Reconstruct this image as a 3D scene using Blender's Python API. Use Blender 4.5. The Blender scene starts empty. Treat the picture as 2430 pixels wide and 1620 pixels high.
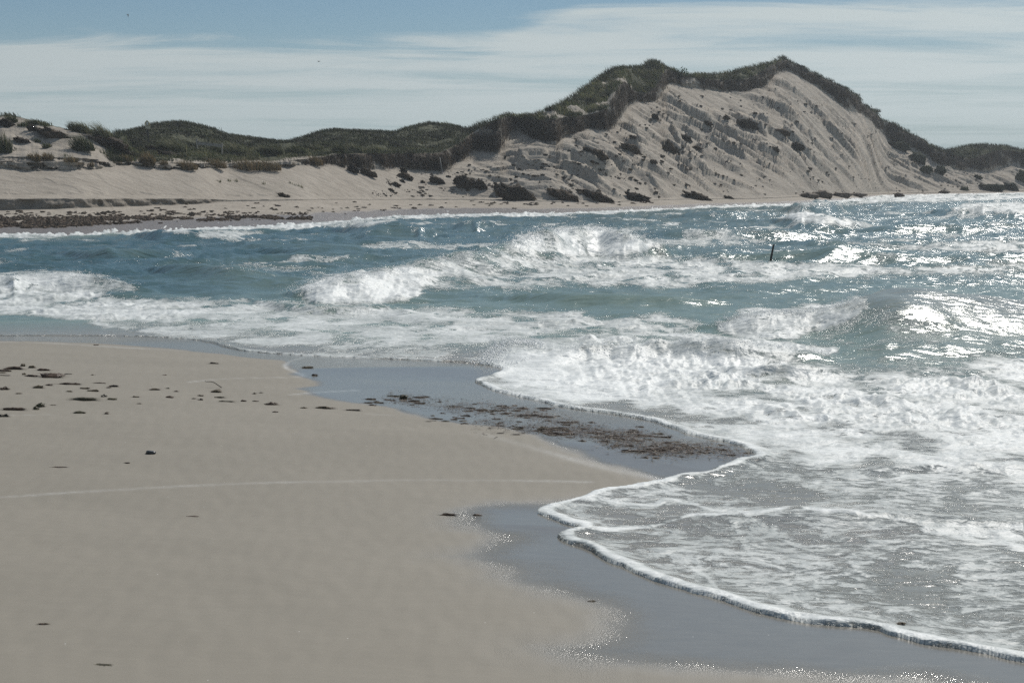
import bpy, math, random
import numpy as np

# ------------------------------------------------------------------ camera, world, sun, exposure
F, CX, CY, YH, H = 3739.0, 1215.0, 810.0, 410.0, 3.6       # focal length (photo px), centre, horizon row, eye height
PITCH = math.atan((CY - YH) / F)
SN, CS = math.sin(PITCH), math.cos(PITCH)
SUN_AZ, SUN_EL = math.radians(27), math.radians(45)        # azimuth clockwise from the view axis (+Y)

scene = bpy.context.scene
COL = scene.collection
cam_data = bpy.data.cameras.new("camera")
cam = bpy.data.objects.new("camera", cam_data)
COL.objects.link(cam)
cam.location = (0, 0, H)
cam.rotation_euler = (math.pi / 2 - PITCH, 0, 0)
cam_data.sensor_width = 36.0
cam_data.lens = F / 2430.0 * 36.0
cam_data.clip_end = 6000
cam_data.clip_start = 0.1
scene.camera = cam

scene.view_settings.view_transform = 'Standard'
scene.view_settings.look = 'None'
scene.view_settings.gamma = 1.0
scene.view_settings.exposure = 0.0
scene.cycles.use_denoising = False
scene.cycles.max_bounces = 6
scene.cycles.sample_clamp_indirect = 3.0
scene.cycles.sample_clamp_direct = 0.0
scene.cycles.use_adaptive_sampling = False


def N(nt, typ, **kw):
    n = nt.nodes.new(typ)
    for k, v in kw.items():
        if k in ('op',):
            n.operation = v
        elif k.startswith('i_'):
            n.inputs[k[2:].replace('_', ' ')].default_value = v
        else:
            setattr(n, k, v)
    return n


def math_node(nt, op, a, b=None, c=None, clamp=False):
    n = nt.nodes.new('ShaderNodeMath')
    n.operation = op
    n.use_clamp = clamp
    for i, v in enumerate((a, b, c)):
        if v is None:
            continue
        if isinstance(v, (int, float)):
            n.inputs[i].default_value = v
        else:
            nt.links.new(v, n.inputs[i])
    return n.outputs[0]


def map_range(nt, v, a, b, c=0.0, d=1.0, smooth=True):
    n = nt.nodes.new('ShaderNodeMapRange')
    n.interpolation_type = 'SMOOTHSTEP' if smooth else 'LINEAR'
    n.clamp = True
    for i, x in enumerate((v, a, b, c, d)):
        if isinstance(x, (int, float)):
            n.inputs[i].default_value = x
        else:
            nt.links.new(x, n.inputs[i])
    return n.outputs[0]


def mix_rgb(nt, f, a, b, blend='MIX'):
    n = nt.nodes.new('ShaderNodeMix')
    n.data_type = 'RGBA'
    n.blend_type = blend
    n.clamp_factor = True
    for s, v in ((n.inputs[0], f), (n.inputs[6], a), (n.inputs[7], b)):
        if isinstance(v, (int, float)):
            s.default_value = v
        elif isinstance(v, tuple):
            s.default_value = (v[0], v[1], v[2], 1.0)
        else:
            nt.links.new(v, s)
    return n.outputs[2]


def noise_node(nt, vec, scale, detail=3.0, rough=0.55, dist=0.0):
    n = nt.nodes.new('ShaderNodeTexNoise')
    n.inputs['Scale'].default_value = scale
    n.inputs['Detail'].default_value = detail
    n.inputs['Roughness'].default_value = rough
    n.inputs['Distortion'].default_value = dist
    if vec is not None:
        nt.links.new(vec, n.inputs['Vector'])
    return n.outputs[0]


def mapping(nt, vec, scale=(1, 1, 1), rot=(0, 0, 0), loc=(0, 0, 0)):
    n = nt.nodes.new('ShaderNodeMapping')
    n.inputs['Scale'].default_value = scale
    n.inputs['Rotation'].default_value = rot
    n.inputs['Location'].default_value = loc
    nt.links.new(vec, n.inputs['Vector'])
    return n.outputs[0]


world = bpy.data.worlds.new("World")
scene.world = world
world.use_nodes = True
wt = world.node_tree
for n in list(wt.nodes):
    wt.nodes.remove(n)
SKY_STRENGTH = 0.075
sky = wt.nodes.new('ShaderNodeTexSky')
sky.sky_type = 'NISHITA'
sky.sun_disc = False
sky.sun_elevation = SUN_EL
sky.sun_rotation = SUN_AZ
sky.altitude = 0
sky.air_density = 1.0
sky.dust_density = 0.3
sky.ozone_density = 1.3
tc = wt.nodes.new('ShaderNodeTexCoord')
sep = wt.nodes.new('ShaderNodeSeparateXYZ')
wt.links.new(tc.outputs['Generated'], sep.inputs[0])
zup = math_node(wt, 'MAXIMUM', sep.outputs[2], 0.0)
den = math_node(wt, 'ADD', zup, 0.035)
cx_ = math_node(wt, 'DIVIDE', sep.outputs[0], den)
cy_ = math_node(wt, 'DIVIDE', sep.outputs[1], den)
comb = wt.nodes.new('ShaderNodeCombineXYZ')
wt.links.new(cx_, comb.inputs[0])
wt.links.new(cy_, comb.inputs[1])
cl_a = noise_node(wt, mapping(wt, comb.outputs[0], (0.42, 0.75, 1), loc=(3.1, 1.7, 0)), 1.0, 9.0, 0.66, 0.6)
cl_b = noise_node(wt, mapping(wt, comb.outputs[0], (0.16, 0.40, 1), rot=(0, 0, 0.12), loc=(7.3, 4.1, 0)), 1.0, 7.0, 0.62, 0.3)
cl = math_node(wt, 'ADD', math_node(wt, 'MULTIPLY', cl_a, 0.45), math_node(wt, 'MULTIPLY', cl_b, 0.55))
# the veil of cirrus lies low over the sea and reaches higher towards the right
azim = math_node(wt, 'ARCTAN2', sep.outputs[0], sep.outputs[1])
deck_top = map_range(wt, azim, -0.03, 0.05, 0.080, 0.102)
ragged = math_node(wt, 'MULTIPLY', math_node(wt, 'SUBTRACT', cl_a, 0.5), -0.055)
deck = map_range(wt, math_node(wt, 'ADD', zup, ragged), math_node(wt, 'SUBTRACT', deck_top, 0.010), math_node(wt, 'ADD', deck_top, 0.004), 1.0, 0.0)
high = math_node(wt, 'MULTIPLY', map_range(wt, cl, 0.44, 0.64, 0.1, 0.8), map_range(wt, zup, 0.115, 0.22))
dens = map_range(wt, cl, 0.36, 0.55, 0.10, 1.0)
veil = math_node(wt, 'MULTIPLY', deck, math_node(wt, 'MULTIPLY', dens, map_range(wt, zup, 0.005, 0.055, 0.35, 1.0)))
cloud = math_node(wt, 'MAXIMUM', veil, high)
toned = mix_rgb(wt, 1.0, sky.outputs[0], (0.44, 0.575, 0.69), 'MULTIPLY')
k = 1.0 / SKY_STRENGTH
hazef = map_range(wt, zup, 0.0, 0.085, 0.92, 0.0, smooth=False)
toned = mix_rgb(wt, hazef, toned, (0.355 * k, 0.44 * k, 0.485 * k))
bright = map_range(wt, azim, -0.35, 0.35, 0.86, 1.10, smooth=False)
ccol = wt.nodes.new('ShaderNodeVectorMath')
ccol.operation = 'SCALE'
ccol.inputs[0].default_value = (0.52 * k, 0.585 * k, 0.595 * k)
wt.links.new(bright, ccol.inputs['Scale'])
skycol = mix_rgb(wt, cloud, toned, ccol.outputs[0])
bg = wt.nodes.new('ShaderNodeBackground')
bg.inputs['Strength'].default_value = SKY_STRENGTH
wt.links.new(skycol, bg.inputs['Color'])
wo = wt.nodes.new('ShaderNodeOutputWorld')
wt.links.new(bg.outputs[0], wo.inputs['Surface'])

sun_data = bpy.data.lights.new("sun", 'SUN')
sun_data.energy = 3.4
sun_data.angle = math.radians(0.53)
sun_data.color = (1.0, 0.955, 0.89)
sun = bpy.data.objects.new("sun", sun_data)
COL.objects.link(sun)
LDIR = (math.sin(SUN_AZ) * math.cos(SUN_EL), math.cos(SUN_AZ) * math.cos(SUN_EL), math.sin(SUN_EL))
from mathutils import Vector
sun.rotation_euler = Vector(LDIR).to_track_quat('Z', 'Y').to_euler()
sun.location = (40, 120, 120)

# ------------------------------------------------------------------ helpers
RNG = np.random.default_rng(7)
_P = np.arange(512)
_P = np.random.default_rng(3).permutation(256)
_P = np.concatenate([_P, _P, _P])
_G = np.array([[math.cos(a), math.sin(a)] for a in np.linspace(0, 2 * math.pi, 17)[:-1]])


def perlin(x, y, seed=0):
    x = np.asarray(x, float) + seed * 17.31
    y = np.asarray(y, float) + seed * 9.77
    xi = np.floor(x).astype(int)
    yi = np.floor(y).astype(int)
    xf, yf = x - xi, y - yi
    u = xf * xf * xf * (xf * (xf * 6 - 15) + 10)
    v = yf * yf * yf * (yf * (yf * 6 - 15) + 10)

    def g(a, b, dx, dy):
        h = _P[(_P[a & 255] + (b & 255)) & 511] & 15
        return _G[h, 0] * dx + _G[h, 1] * dy
    n00 = g(xi, yi, xf, yf)
    n10 = g(xi + 1, yi, xf - 1, yf)
    n01 = g(xi, yi + 1, xf, yf - 1)
    n11 = g(xi + 1, yi + 1, xf - 1, yf - 1)
    a = n00 + u * (n10 - n00)
    b = n01 + u * (n11 - n01)
    return (a + v * (b - a)) * 1.45


def fbm(x, y, o=4, seed=0, g=0.5):
    s, a = 0.0, 1.0
    for i in range(o):
        s = s + a * perlin(x * 2 ** i, y * 2 ** i, seed + i * 3)
        a *= g
    return s


def billow(x, y, o=3, seed=0):
    s, a = 0.0, 1.0
    for i in range(o):
        s = s + a * np.abs(perlin(x * 2 ** i, y * 2 ** i, seed + i * 3))
        a *= 0.5
    return s


def sstep(a, b, x):
    t = np.clip((x - a) / (b - a), 0, 1)
    return t * t * (3 - 2 * t)


def e_of(py):
    q = (CY - np.asarray(py, float)) / F
    return (q * CS - SN) / (CS + q * SN)


def t_of(px, e=0.0):
    return (np.asarray(px, float) - CX) / F * (CS - e * SN)


def at(px, py, z=0.0):
    e = e_of(py)
    Y = (z - H) / e
    return np.stack([t_of(px, e) * Y, Y], -1)


def project(X, Y, Z):
    e = (Z - H) / Y
    d = CS - e * SN
    return CX + F * (X / Y) / d, CY - F * (SN + e * CS) / d


def seg_dist(X, Y, pts):
    """distance to a polyline, nearest segment's parameter and side"""
    best = np.full(X.shape, 1e9)
    arc = np.zeros(X.shape)
    side = np.zeros(X.shape)
    acc = 0.0
    for (x0, y0), (x1, y1) in zip(pts[:-1], pts[1:]):
        dx, dy = x1 - x0, y1 - y0
        L2 = dx * dx + dy * dy + 1e-12
        t = np.clip(((X - x0) * dx + (Y - y0) * dy) / L2, 0, 1)
        ex, ey = X - x0 - t * dx, Y - y0 - t * dy
        d = ex * ex + ey * ey
        m = d < best
        best = np.where(m, d, best)
        arc = np.where(m, acc + t, arc)
        side = np.where(m, np.sign(dx * ey - dy * ex), side)
        acc += 1.0
    return np.sqrt(best), arc, side


def inside(X, Y, poly):
    r = np.zeros(X.shape, bool)
    n = len(poly)
    for i in range(n):
        x0, y0 = poly[i]
        x1, y1 = poly[(i + 1) % n]
        if y0 == y1:
            continue
        c = ((y0 > Y) != (y1 > Y)) & (X < (x1 - x0) * (Y - y0) / (y1 - y0) + x0)
        r ^= c
    return r


def signed(X, Y, line, poly):
    d, _, _ = seg_dist(X, Y, line)
    return np.where(inside(X, Y, poly), d, -d)


def new_mesh(name, verts, faces, mat, attrs=None, smooth=True, parent=None, cols=None):
    """verts (n,3), faces (m,k) with one k"""
    me = bpy.data.meshes.new(name)
    verts = np.asarray(verts, np.float32)
    faces = np.asarray(faces, np.int32)
    me.vertices.add(len(verts))
    me.vertices.foreach_set('co', verts.ravel())
    nf, kk = faces.shape
    me.loops.add(nf * kk)
    me.loops.foreach_set('vertex_index', faces.ravel())
    me.polygons.add(nf)
    me.polygons.foreach_set('loop_start', np.arange(nf, dtype=np.int32) * kk)
    me.polygons.foreach_set('use_smooth', np.full(nf, smooth))
    for k_, v_ in (attrs or {}).items():
        me.attributes.new(k_, 'FLOAT', 'POINT').data.foreach_set('value', np.asarray(v_, np.float32).ravel())
    if cols is not None:
        c4 = np.concatenate([cols, np.ones((len(cols), 1))], 1).astype(np.float32)
        me.attributes.new('tint', 'FLOAT_COLOR', 'POINT').data.foreach_set('color', c4.ravel())
    me.update(calc_edges=True)
    me.materials.append(mat)
    o = bpy.data.objects.new(name, me)
    COL.objects.link(o)
    if parent is not None:
        o.parent = parent
    return o


def grid_mesh(name, P, mat, attrs, keep=None):
    R, C = P.shape[:2]
    idx = np.arange(R * C).reshape(R, C)
    f = np.stack([idx[:-1, :-1], idx[:-1, 1:], idx[1:, 1:], idx[1:, :-1]], -1).reshape(-1, 4)
    if keep is not None:
        kf = keep.ravel()[f].any(1)
        f = f[kf]
        used = np.zeros(R * C, bool)
        used[f.ravel()] = True
        remap = np.cumsum(used) - 1
        f = remap[f]
        V = P.reshape(-1, 3)[used]
        attrs = {a: v.ravel()[used] for a, v in attrs.items()}
    else:
        V = P.reshape(-1, 3)
        attrs = {a: v.ravel() for a, v in attrs.items()}
    return new_mesh(name, V, f, mat, attrs)


def tag(o, label, cat, group=None, kind=None):
    if label:
        o['label'] = label
    if cat:
        o['category'] = cat
    if group:
        o['group'] = group
    if kind:
        o['kind'] = kind
    return o


def new_mat(name):
    m = bpy.data.materials.new(name)
    m.use_nodes = True
    nt = m.node_tree
    b = nt.nodes['Principled BSDF']
    return m, nt, b


def attr(nt, name, color=False):
    n = nt.nodes.new('ShaderNodeAttribute')
    n.attribute_name = name
    return n.outputs['Color'] if color else n.outputs['Fac']


def bump(nt, height, strength, dist, normal=None):
    n = nt.nodes.new('ShaderNodeBump')
    n.inputs['Distance'].default_value = dist
    if isinstance(strength, (int, float)):
        n.inputs['Strength'].default_value = strength
    else:
        nt.links.new(strength, n.inputs['Strength'])
    nt.links.new(height, n.inputs['Height'])
    if normal is not None:
        nt.links.new(normal, n.inputs['Normal'])
    return n.outputs[0]


# ------------------------------------------------------------------ materials
def make_sand_near():
    m, nt, b = new_mat('beach_sand')
    geo = nt.nodes.new('ShaderNodeNewGeometry').outputs['Position']
    wet, band, line = attr(nt, 'wet'), attr(nt, 'band'), attr(nt, 'line')
    big = noise_node(nt, mapping(nt, geo, (0.35, 0.9, 1)), 1.0, 4, 0.6)
    fine = noise_node(nt, geo, 320.0, 2, 0.6)
    mid = noise_node(nt, mapping(nt, geo, (3, 9, 1)), 1.0, 5, 0.65)
    dry = mix_rgb(nt, map_range(nt, big, 0.3, 0.7), (0.275, 0.250, 0.204), (0.305, 0.277, 0.227))
    dry = mix_rgb(nt, map_range(nt, mid, 0.35, 0.7, 0, 0.4), dry, (0.262, 0.24, 0.196))
    dry = mix_rgb(nt, map_range(nt, fine, 0.3, 0.72, 0, 0.55), dry, (0.225, 0.205, 0.17))
    wetc = mix_rgb(nt, map_range(nt, mid, 0.3, 0.7), (0.19, 0.18, 0.155), (0.215, 0.203, 0.175))
    col = mix_rgb(nt, wet, dry, wetc)
    grain = noise_node(nt, mapping(nt, geo, (16, 46, 1)), 1.0, 4, 0.75)
    fl = math_node(nt, 'MULTIPLY', line, map_range(nt, grain, 0.34, 0.68, 0.12, 0.85))
    col = mix_rgb(nt, fl, col, (0.62, 0.62, 0.60))
    vor = nt.nodes.new('ShaderNodeTexVoronoi')
    vor.inputs['Scale'].default_value = 5.0
    nt.links.new(geo, vor.inputs['Vector'])
    sepc = nt.nodes.new('ShaderNodeSeparateColor')
    nt.links.new(vor.outputs['Color'], sepc.inputs[0])
    glint_dots = math_node(nt, 'MULTIPLY', map_range(nt, vor.outputs['Distance'], 0.02, 0.035, 1.0, 0.0), map_range(nt, sepc.outputs[0], 0.72, 0.74))  # sun sparkle of the sand, painted in as sparse pale dots
    col = mix_rgb(nt, glint_dots, col, (0.75, 0.74, 0.70))
    nt.links.new(col, b.inputs['Base Color'])
    rough = map_range(nt, wet, 0.15, 0.95, 0.72, 0.19, smooth=False)
    rough = math_node(nt, 'ADD', rough, math_node(nt, 'MULTIPLY', band, -0.25))
    nt.links.new(math_node(nt, 'MAXIMUM', rough, 0.1), b.inputs['Roughness'])
    nt.links.new(map_range(nt, wet, 0, 1, 0.25, 0.5), b.inputs['Specular IOR Level'])
    n1 = bump(nt, fine, math_node(nt, 'MULTIPLY', math_node(nt, 'SUBTRACT', 1.0, wet), 0.55), 0.004)
    gl = noise_node(nt, geo, 95.0, 1, 0.5)
    n2 = bump(nt, gl, math_node(nt, 'ADD', math_node(nt, 'MULTIPLY', band, 0.9), 0.02), 0.012, n1)
    n3 = bump(nt, mid, math_node(nt, 'MULTIPLY', math_node(nt, 'SUBTRACT', 1.0, wet), 0.12), 0.02, n2)
    nt.links.new(n3, b.inputs['Normal'])
    return m


def make_dune_mat():
    m, nt, b = new_mat('dune_sand')
    geo = nt.nodes.new('ShaderNodeNewGeometry').outputs['Position']
    soil, grass, wet = attr(nt, 'soil'), attr(nt, 'grass'), attr(nt, 'wet')
    n1 = noise_node(nt, geo, 0.35, 5, 0.6)
    n2 = noise_node(nt, geo, 2.6, 4, 0.65)
    streak = noise_node(nt, mapping(nt, geo, (0.25, 2.2, 2.2), rot=(0, 0, 0.45)), 1.0, 4, 0.65)
    sand = mix_rgb(nt, map_range(nt, n1, 0.3, 0.7), (0.355, 0.315, 0.262), (0.42, 0.375, 0.315))
    sand = mix_rgb(nt, map_range(nt, streak, 0.42, 0.68, 0, 0.6), sand, (0.27, 0.235, 0.195))
    sand = mix_rgb(nt, map_range(nt, n2, 0.56, 0.7, 0, 0.4), sand, (0.22, 0.185, 0.15))
    wetc = mix_rgb(nt, map_range(nt, n2, 0.3, 0.7), (0.17, 0.15, 0.135), (0.21, 0.185, 0.165))
    sand = mix_rgb(nt, wet, sand, wetc)
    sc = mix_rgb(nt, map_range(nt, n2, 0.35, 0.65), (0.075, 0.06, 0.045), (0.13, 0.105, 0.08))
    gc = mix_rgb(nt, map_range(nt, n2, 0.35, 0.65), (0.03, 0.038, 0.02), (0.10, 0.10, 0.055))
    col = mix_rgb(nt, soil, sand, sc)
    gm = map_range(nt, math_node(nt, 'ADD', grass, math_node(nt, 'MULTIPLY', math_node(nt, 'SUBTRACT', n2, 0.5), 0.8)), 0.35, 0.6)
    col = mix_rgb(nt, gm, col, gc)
    nt.links.new(col, b.inputs['Base Color'])
    nt.links.new(map_range(nt, wet, 0, 1, 0.9, 0.35), b.inputs['Roughness'])
    b.inputs['Specular IOR Level'].default_value = 0.2
    bn = bump(nt, noise_node(nt, geo, 1.7, 6, 0.7), 0.5, 0.35)
    nt.links.new(bn, b.inputs['Normal'])
    return m


def make_sea_mat():
    m, nt, b = new_mat('sea_water')
    geo = nt.nodes.new('ShaderNodeNewGeometry').outputs['Position']
    foam, murk_glow, dist = attr(nt, 'foam'), attr(nt, 'murk_glow'), attr(nt, 'far')
    # web of foam: stretched billows at two scales, opened and closed by the coverage
    warp = nt.nodes.new('ShaderNodeVectorMath')
    warp.operation = 'ADD'
    wn = nt.nodes.new('ShaderNodeTexNoise')
    wn.inputs['Scale'].default_value = 0.9
    wn.inputs['Detail'].default_value = 3
    nt.links.new(geo, wn.inputs['Vector'])
    sc_ = nt.nodes.new('ShaderNodeVectorMath')
    sc_.operation = 'SCALE'
    sc_.inputs['Scale'].default_value = 0.7
    nt.links.new(wn.outputs[1], sc_.inputs[0])
    nt.links.new(geo, warp.inputs[0])
    nt.links.new(sc_.outputs[0], warp.inputs[1])
    web1 = noise_node(nt, mapping(nt, warp.outputs[0], (1.3, 1.7, 0.6), rot=(0, 0, 0.5)), 1.0, 7, 0.66)
    web2 = noise_node(nt, mapping(nt, warp.outputs[0], (5.5, 7.5, 2.0), rot=(0, 0, 0.3)), 1.0, 5, 0.7)
    rid = math_node(nt, 'ABSOLUTE', math_node(nt, 'SUBTRACT', web1, 0.5))
    web = math_node(nt, 'SUBTRACT', math_node(nt, 'ADD', math_node(nt, 'MULTIPLY', web1, 0.35), math_node(nt, 'MULTIPLY', web2, 0.65)), math_node(nt, 'MULTIPLY', rid, 0.8))
    thr = map_range(nt, foam, 0.0, 1.0, 0.72, 0.165, smooth=False)
    fa = map_range(nt, math_node(nt, 'SUBTRACT', web, thr), -0.04, 0.10)
    fa = math_node(nt, 'MULTIPLY', fa, map_range(nt, foam, 0.01, 0.08))
    deep = (0.042, 0.104, 0.113)
    green = (0.20, 0.275, 0.235)  # turbid water, lightened to hold the glow of backlit waves in its colour
    sandy = (0.27, 0.262, 0.235)
    body = mix_rgb(nt, map_range(nt, murk_glow, 0.0, 0.5, smooth=False), deep, green)
    body = mix_rgb(nt, map_range(nt, murk_glow, 0.5, 1.0, smooth=False), body, sandy)
    big = noise_node(nt, mapping(nt, geo, (0.5, 0.8, 0.5)), 1.0, 5, 0.6)
    tone = math_node(nt, 'ADD', math_node(nt, 'ADD', math_node(nt, 'MULTIPLY', web2, 0.5), math_node(nt, 'MULTIPLY', big, 0.5)), math_node(nt, 'MULTIPLY', math_node(nt, 'SUBTRACT', foam, 0.85), 0.55))
    fcol = mix_rgb(nt, map_range(nt, tone, 0.30, 0.64), (0.42, 0.45, 0.435), (0.82, 0.84, 0.82))
    fa = math_node(nt, 'MULTIPLY', fa, map_range(nt, foam, 0.3, 0.95, 0.86, 1.0))
    col = mix_rgb(nt, fa, body, fcol)
    nt.links.new(col, b.inputs['Base Color'])
    nt.links.new(map_range(nt, fa, 0, 1, 0.20, 0.5), b.inputs['Roughness'])
    b.inputs['IOR'].default_value = 1.333
    r1 = noise_node(nt, mapping(nt, geo, (1.1, 2.6, 1), rot=(0, 0, 0.35)), 1.0, 3, 0.5)
    r2 = noise_node(nt, mapping(nt, geo, (5.0, 10.0, 4), rot=(0, 0, 0.2)), 1.0, 2, 0.5)
    b1 = bump(nt, r1, map_range(nt, dist, 0.0, 1.0, 0.38, 0.70), 0.22)
    b2 = bump(nt, r2, 0.4, 0.03, b1)
    boil = noise_node(nt, geo, 2.2, 4, 0.55, 0.4)
    hgt = math_node(nt, 'ADD', math_node(nt, 'MULTIPLY', fa, 0.5), math_node(nt, 'MULTIPLY', math_node(nt, 'MULTIPLY', boil, fa), 2.2))
    b3 = bump(nt, math_node(nt, 'ADD', hgt, math_node(nt, 'MULTIPLY', web2, 0.3)), 0.45, 0.09, b2)
    nt.links.new(b3, b.inputs['Normal'])
    return m


def make_tint_mat(name, rough=0.8, trans=0.0, bumps=0.0):
    m, nt, b = new_mat(name)
    c = attr(nt, 'tint', True)
    geo = nt.nodes.new('ShaderNodeNewGeometry').outputs['Position']
    n = noise_node(nt, geo, 9.0, 4, 0.6)
    col = mix_rgb(nt, 1.0, c, mix_rgb(nt, n, (0.7, 0.7, 0.7), (1.25, 1.25, 1.25)), 'MULTIPLY')
    nt.links.new(col, b.inputs['Base Color'])
    b.inputs['Roughness'].default_value = rough
    b.inputs['Specular IOR Level'].default_value = 0.25
    if bumps:
        nt.links.new(bump(nt, noise_node(nt, geo, bumps, 5, 0.7), 0.8, 0.6 / bumps), b.inputs['Normal'])
    if trans:
        t = nt.nodes.new('ShaderNodeBsdfTranslucent')
        nt.links.new(col, t.inputs['Color'])
        mx = nt.nodes.new('ShaderNodeMixShader')
        mx.inputs[0].default_value = trans
        nt.links.new(b.outputs[0], mx.inputs[1])
        nt.links.new(t.outputs[0], mx.inputs[2])
        nt.links.new(mx.outputs[0], nt.nodes['Material Output'].inputs['Surface'])
    return m


def make_plain(name, col, rough=0.7, var=0.3, scale=8.0, spec=0.3):
    m, nt, b = new_mat(name)
    geo = nt.nodes.new('ShaderNodeTexCoord').outputs['Object']
    n = noise_node(nt, geo, scale, 5, 0.65)
    lo = tuple(c * (1 - var) for c in col)
    hi = tuple(min(1, c * (1 + var)) for c in col)
    nt.links.new(mix_rgb(nt, map_range(nt, n, 0.3, 0.7), lo, hi), b.inputs['Base Color'])
    b.inputs['Roughness'].default_value = rough
    b.inputs['Specular IOR Level'].default_value = spec
    nt.links.new(bump(nt, n, 0.4, 0.2 / scale), b.inputs['Normal'])
    return m


M_BEACH, M_DUNE, M_SEA = make_sand_near(), make_dune_mat(), make_sea_mat()
M_GRASS = make_tint_mat('marram_blades', 0.7, 0.35)
M_TURF = make_tint_mat('turf', 0.95, 0.0, 5.0)
M_WEED = make_tint_mat('seaweed', 0.55, 0.08)
M_SPRAY = make_plain('spray_foam', (0.86, 0.88, 0.88), 0.3, 0.05, 20.0, 0.5)
M_POST = make_plain('weathered_timber', (0.035, 0.03, 0.028), 0.75, 0.4, 14.0)
M_WOOD = make_plain('grey_wood', (0.30, 0.28, 0.245), 0.85, 0.3, 9.0)
M_PALEPOLE = make_plain('pale_pole', (0.30, 0.29, 0.27), 0.6, 0.2, 9.0)
M_POLE = make_plain('dark_pole', (0.04, 0.04, 0.04), 0.6, 0.2, 9.0)
M_SIGN = make_plain('sign_board', (0.52, 0.45, 0.26), 0.6, 0.15, 6.0)
M_PLATE = make_plain('sign_plate', (0.55, 0.51, 0.38), 0.6, 0.12, 6.0)
M_EMBLEM = make_plain('sign_emblem', (0.75, 0.76, 0.77), 0.6, 0.1, 6.0)
M_STONE = make_plain('dark_stone', (0.03, 0.032, 0.031), 0.35, 0.35, 60.0, 0.5)
M_ROCK = make_plain('brown_rock', (0.10, 0.078, 0.06), 0.8, 0.4, 2.0)
M_GULL = make_plain('gull_plumage', (0.16, 0.155, 0.15), 0.8, 0.15, 8.0)
M_GULLW = make_plain('gull_wing', (0.10, 0.105, 0.11), 0.8, 0.2, 8.0)
M_TWIG = make_plain('dark_twig', (0.035, 0.028, 0.022), 0.7, 0.3, 30.0)

# ------------------------------------------------------------------ shorelines (photo pixel -> ground plane)
SHORE = [(-1500, 806), (-500, 800), (0, 797), (120, 797), (310, 798), (420, 803), (490, 811), (531, 824), (558, 831), (646, 840), (736, 845), (804, 848), (940, 853),
         (1076, 860), (1161, 865), (1199, 879), (1150, 893), (1114, 904), (1144, 914), (1178, 930), (1230, 943), (1280, 953), (1348, 970),
         (1423, 978), (1522, 995), (1576, 1008), (1641, 1036), (1746, 1053), (1800, 1085), (1756, 1087), (1726, 1097), (1700, 1108), (1685, 1121),
         (1610, 1128), (1569, 1138), (1512, 1151), (1501, 1155), (1416, 1162), (1392, 1172), (1372, 1185), (1310, 1196), (1290, 1202), (1272, 1214), (1277, 1222),
         (1325, 1239), (1376, 1253), (1342, 1259), (1313, 1270), (1335, 1287), (1383, 1304), (1420, 1321), (1465, 1345), (1533, 1372), (1630, 1402),
         (1698, 1423), (1766, 1450), (1868, 1470), (1970, 1484), (2072, 1494), (2123, 1511), (2208, 1531), (2310, 1548), (2430, 1572), (2900, 1650), (4200, 1900)]


def chaikin(p, n=2):
    p = np.asarray(p, float)
    for _ in range(n):
        q = p[:-1] * 0.75 + p[1:] * 0.25
        r = p[:-1] * 0.25 + p[1:] * 0.75
        p = np.concatenate([p[:1], np.stack([q, r], 1).reshape(-1, 2), p[-1:]])
    return p


def img_line(pts, z=0.0, n=1):
    p = chaikin(pts, n)
    return at(p[:, 0], p[:, 1], z)


shore_w = img_line(SHORE)
SEA_POLY = np.concatenate([shore_w, [[60, 5], [600, 900], [-600, 900], [-120, 40]]])

WET = [(-1500, 824), (-500, 818), (0, 812), (100, 815), (250, 822), (480, 832), (600, 851), (685, 858), (666, 870), (712, 894), (685, 900), (773, 923), (695, 935), (736, 947),
       (709, 950), (818, 967), (906, 974), (967, 991), (1076, 1015), (1212, 1025), (1280, 1052), (1400, 1090), (1500, 1114), (1590, 1133), (1540, 1150), (1470, 1163),
       (1376, 1175), (1240, 1181), (1138, 1188), (1077, 1208), (1066, 1222), (1090, 1246), (1189, 1268), (1111, 1293), (1077, 1314), (1104, 1338), (1206, 1351), (1172, 1378),
       (1291, 1409), (1410, 1447), (1425, 1477), (1410, 1511), (1291, 1538), (1274, 1562), (1342, 1586), (1478, 1603), (1700, 1612), (2430, 1640), (2900, 1720), (4200, 1980)]
wet_w = img_line(WET, 0.06)
WET_POLY = np.concatenate([wet_w, [[60, 5], [600, 900], [-600, 900], [-120, 40]]])

FOAM_LINES = [([(-200, 1190), (0, 1180), (120, 1171), (350, 1157), (560, 1147), (700, 1143), (820, 1142), (950, 1138), (1100, 1139), (1250, 1140), (1400, 1143)], 0.045, 0.68),
              ([(452, 906), (520, 899), (600, 896), (715, 895), (722, 890), (706, 885), (670, 870), (690, 856), (720, 848)], 0.05, 1.0),
              ([(690, 936), (760, 930), (850, 926)], 0.05, 0.9),
              ([(-200, 812), (0, 811), (130, 814), (250, 822), (430, 832)], 0.12, 0.7),
              ([(875, 982), (930, 985)], 0.05, 0.7), ([(1150, 1030), (1260, 1060), (1420, 1108), (1560, 1135)], 0.10, 0.62),
              ([(0, 985), (120, 984)], 0.03, 0.5)]


def beach_z(X, Y):
    d = -signed(X, Y, shore_w, SEA_POLY)                 # positive on land
    zl = 0.72 * (1 - np.exp(-np.maximum(d, 0) * 0.055 / 0.72)) + 0.05 * np.maximum(d - 9, 0) * sstep(9, 14, d) * (Y < 14)
    z = np.where(d > 0, zl, np.maximum(0.045 * d, -1.2))
    z = z + sstep(0.5, 4, d) * (0.012 * perlin(X * 0.8, Y * 0.8, 5) + 0.02 * perlin(X * 0.25, Y * 0.25, 6))
    return z, d


def on_beach(px, py):
    z = np.zeros(np.shape(px))
    for _ in range(8):
        p = at(px, py, z)
        z, _d = beach_z(p[..., 0], p[..., 1])
    return np.concatenate([p, z[..., None]], -1)


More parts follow.
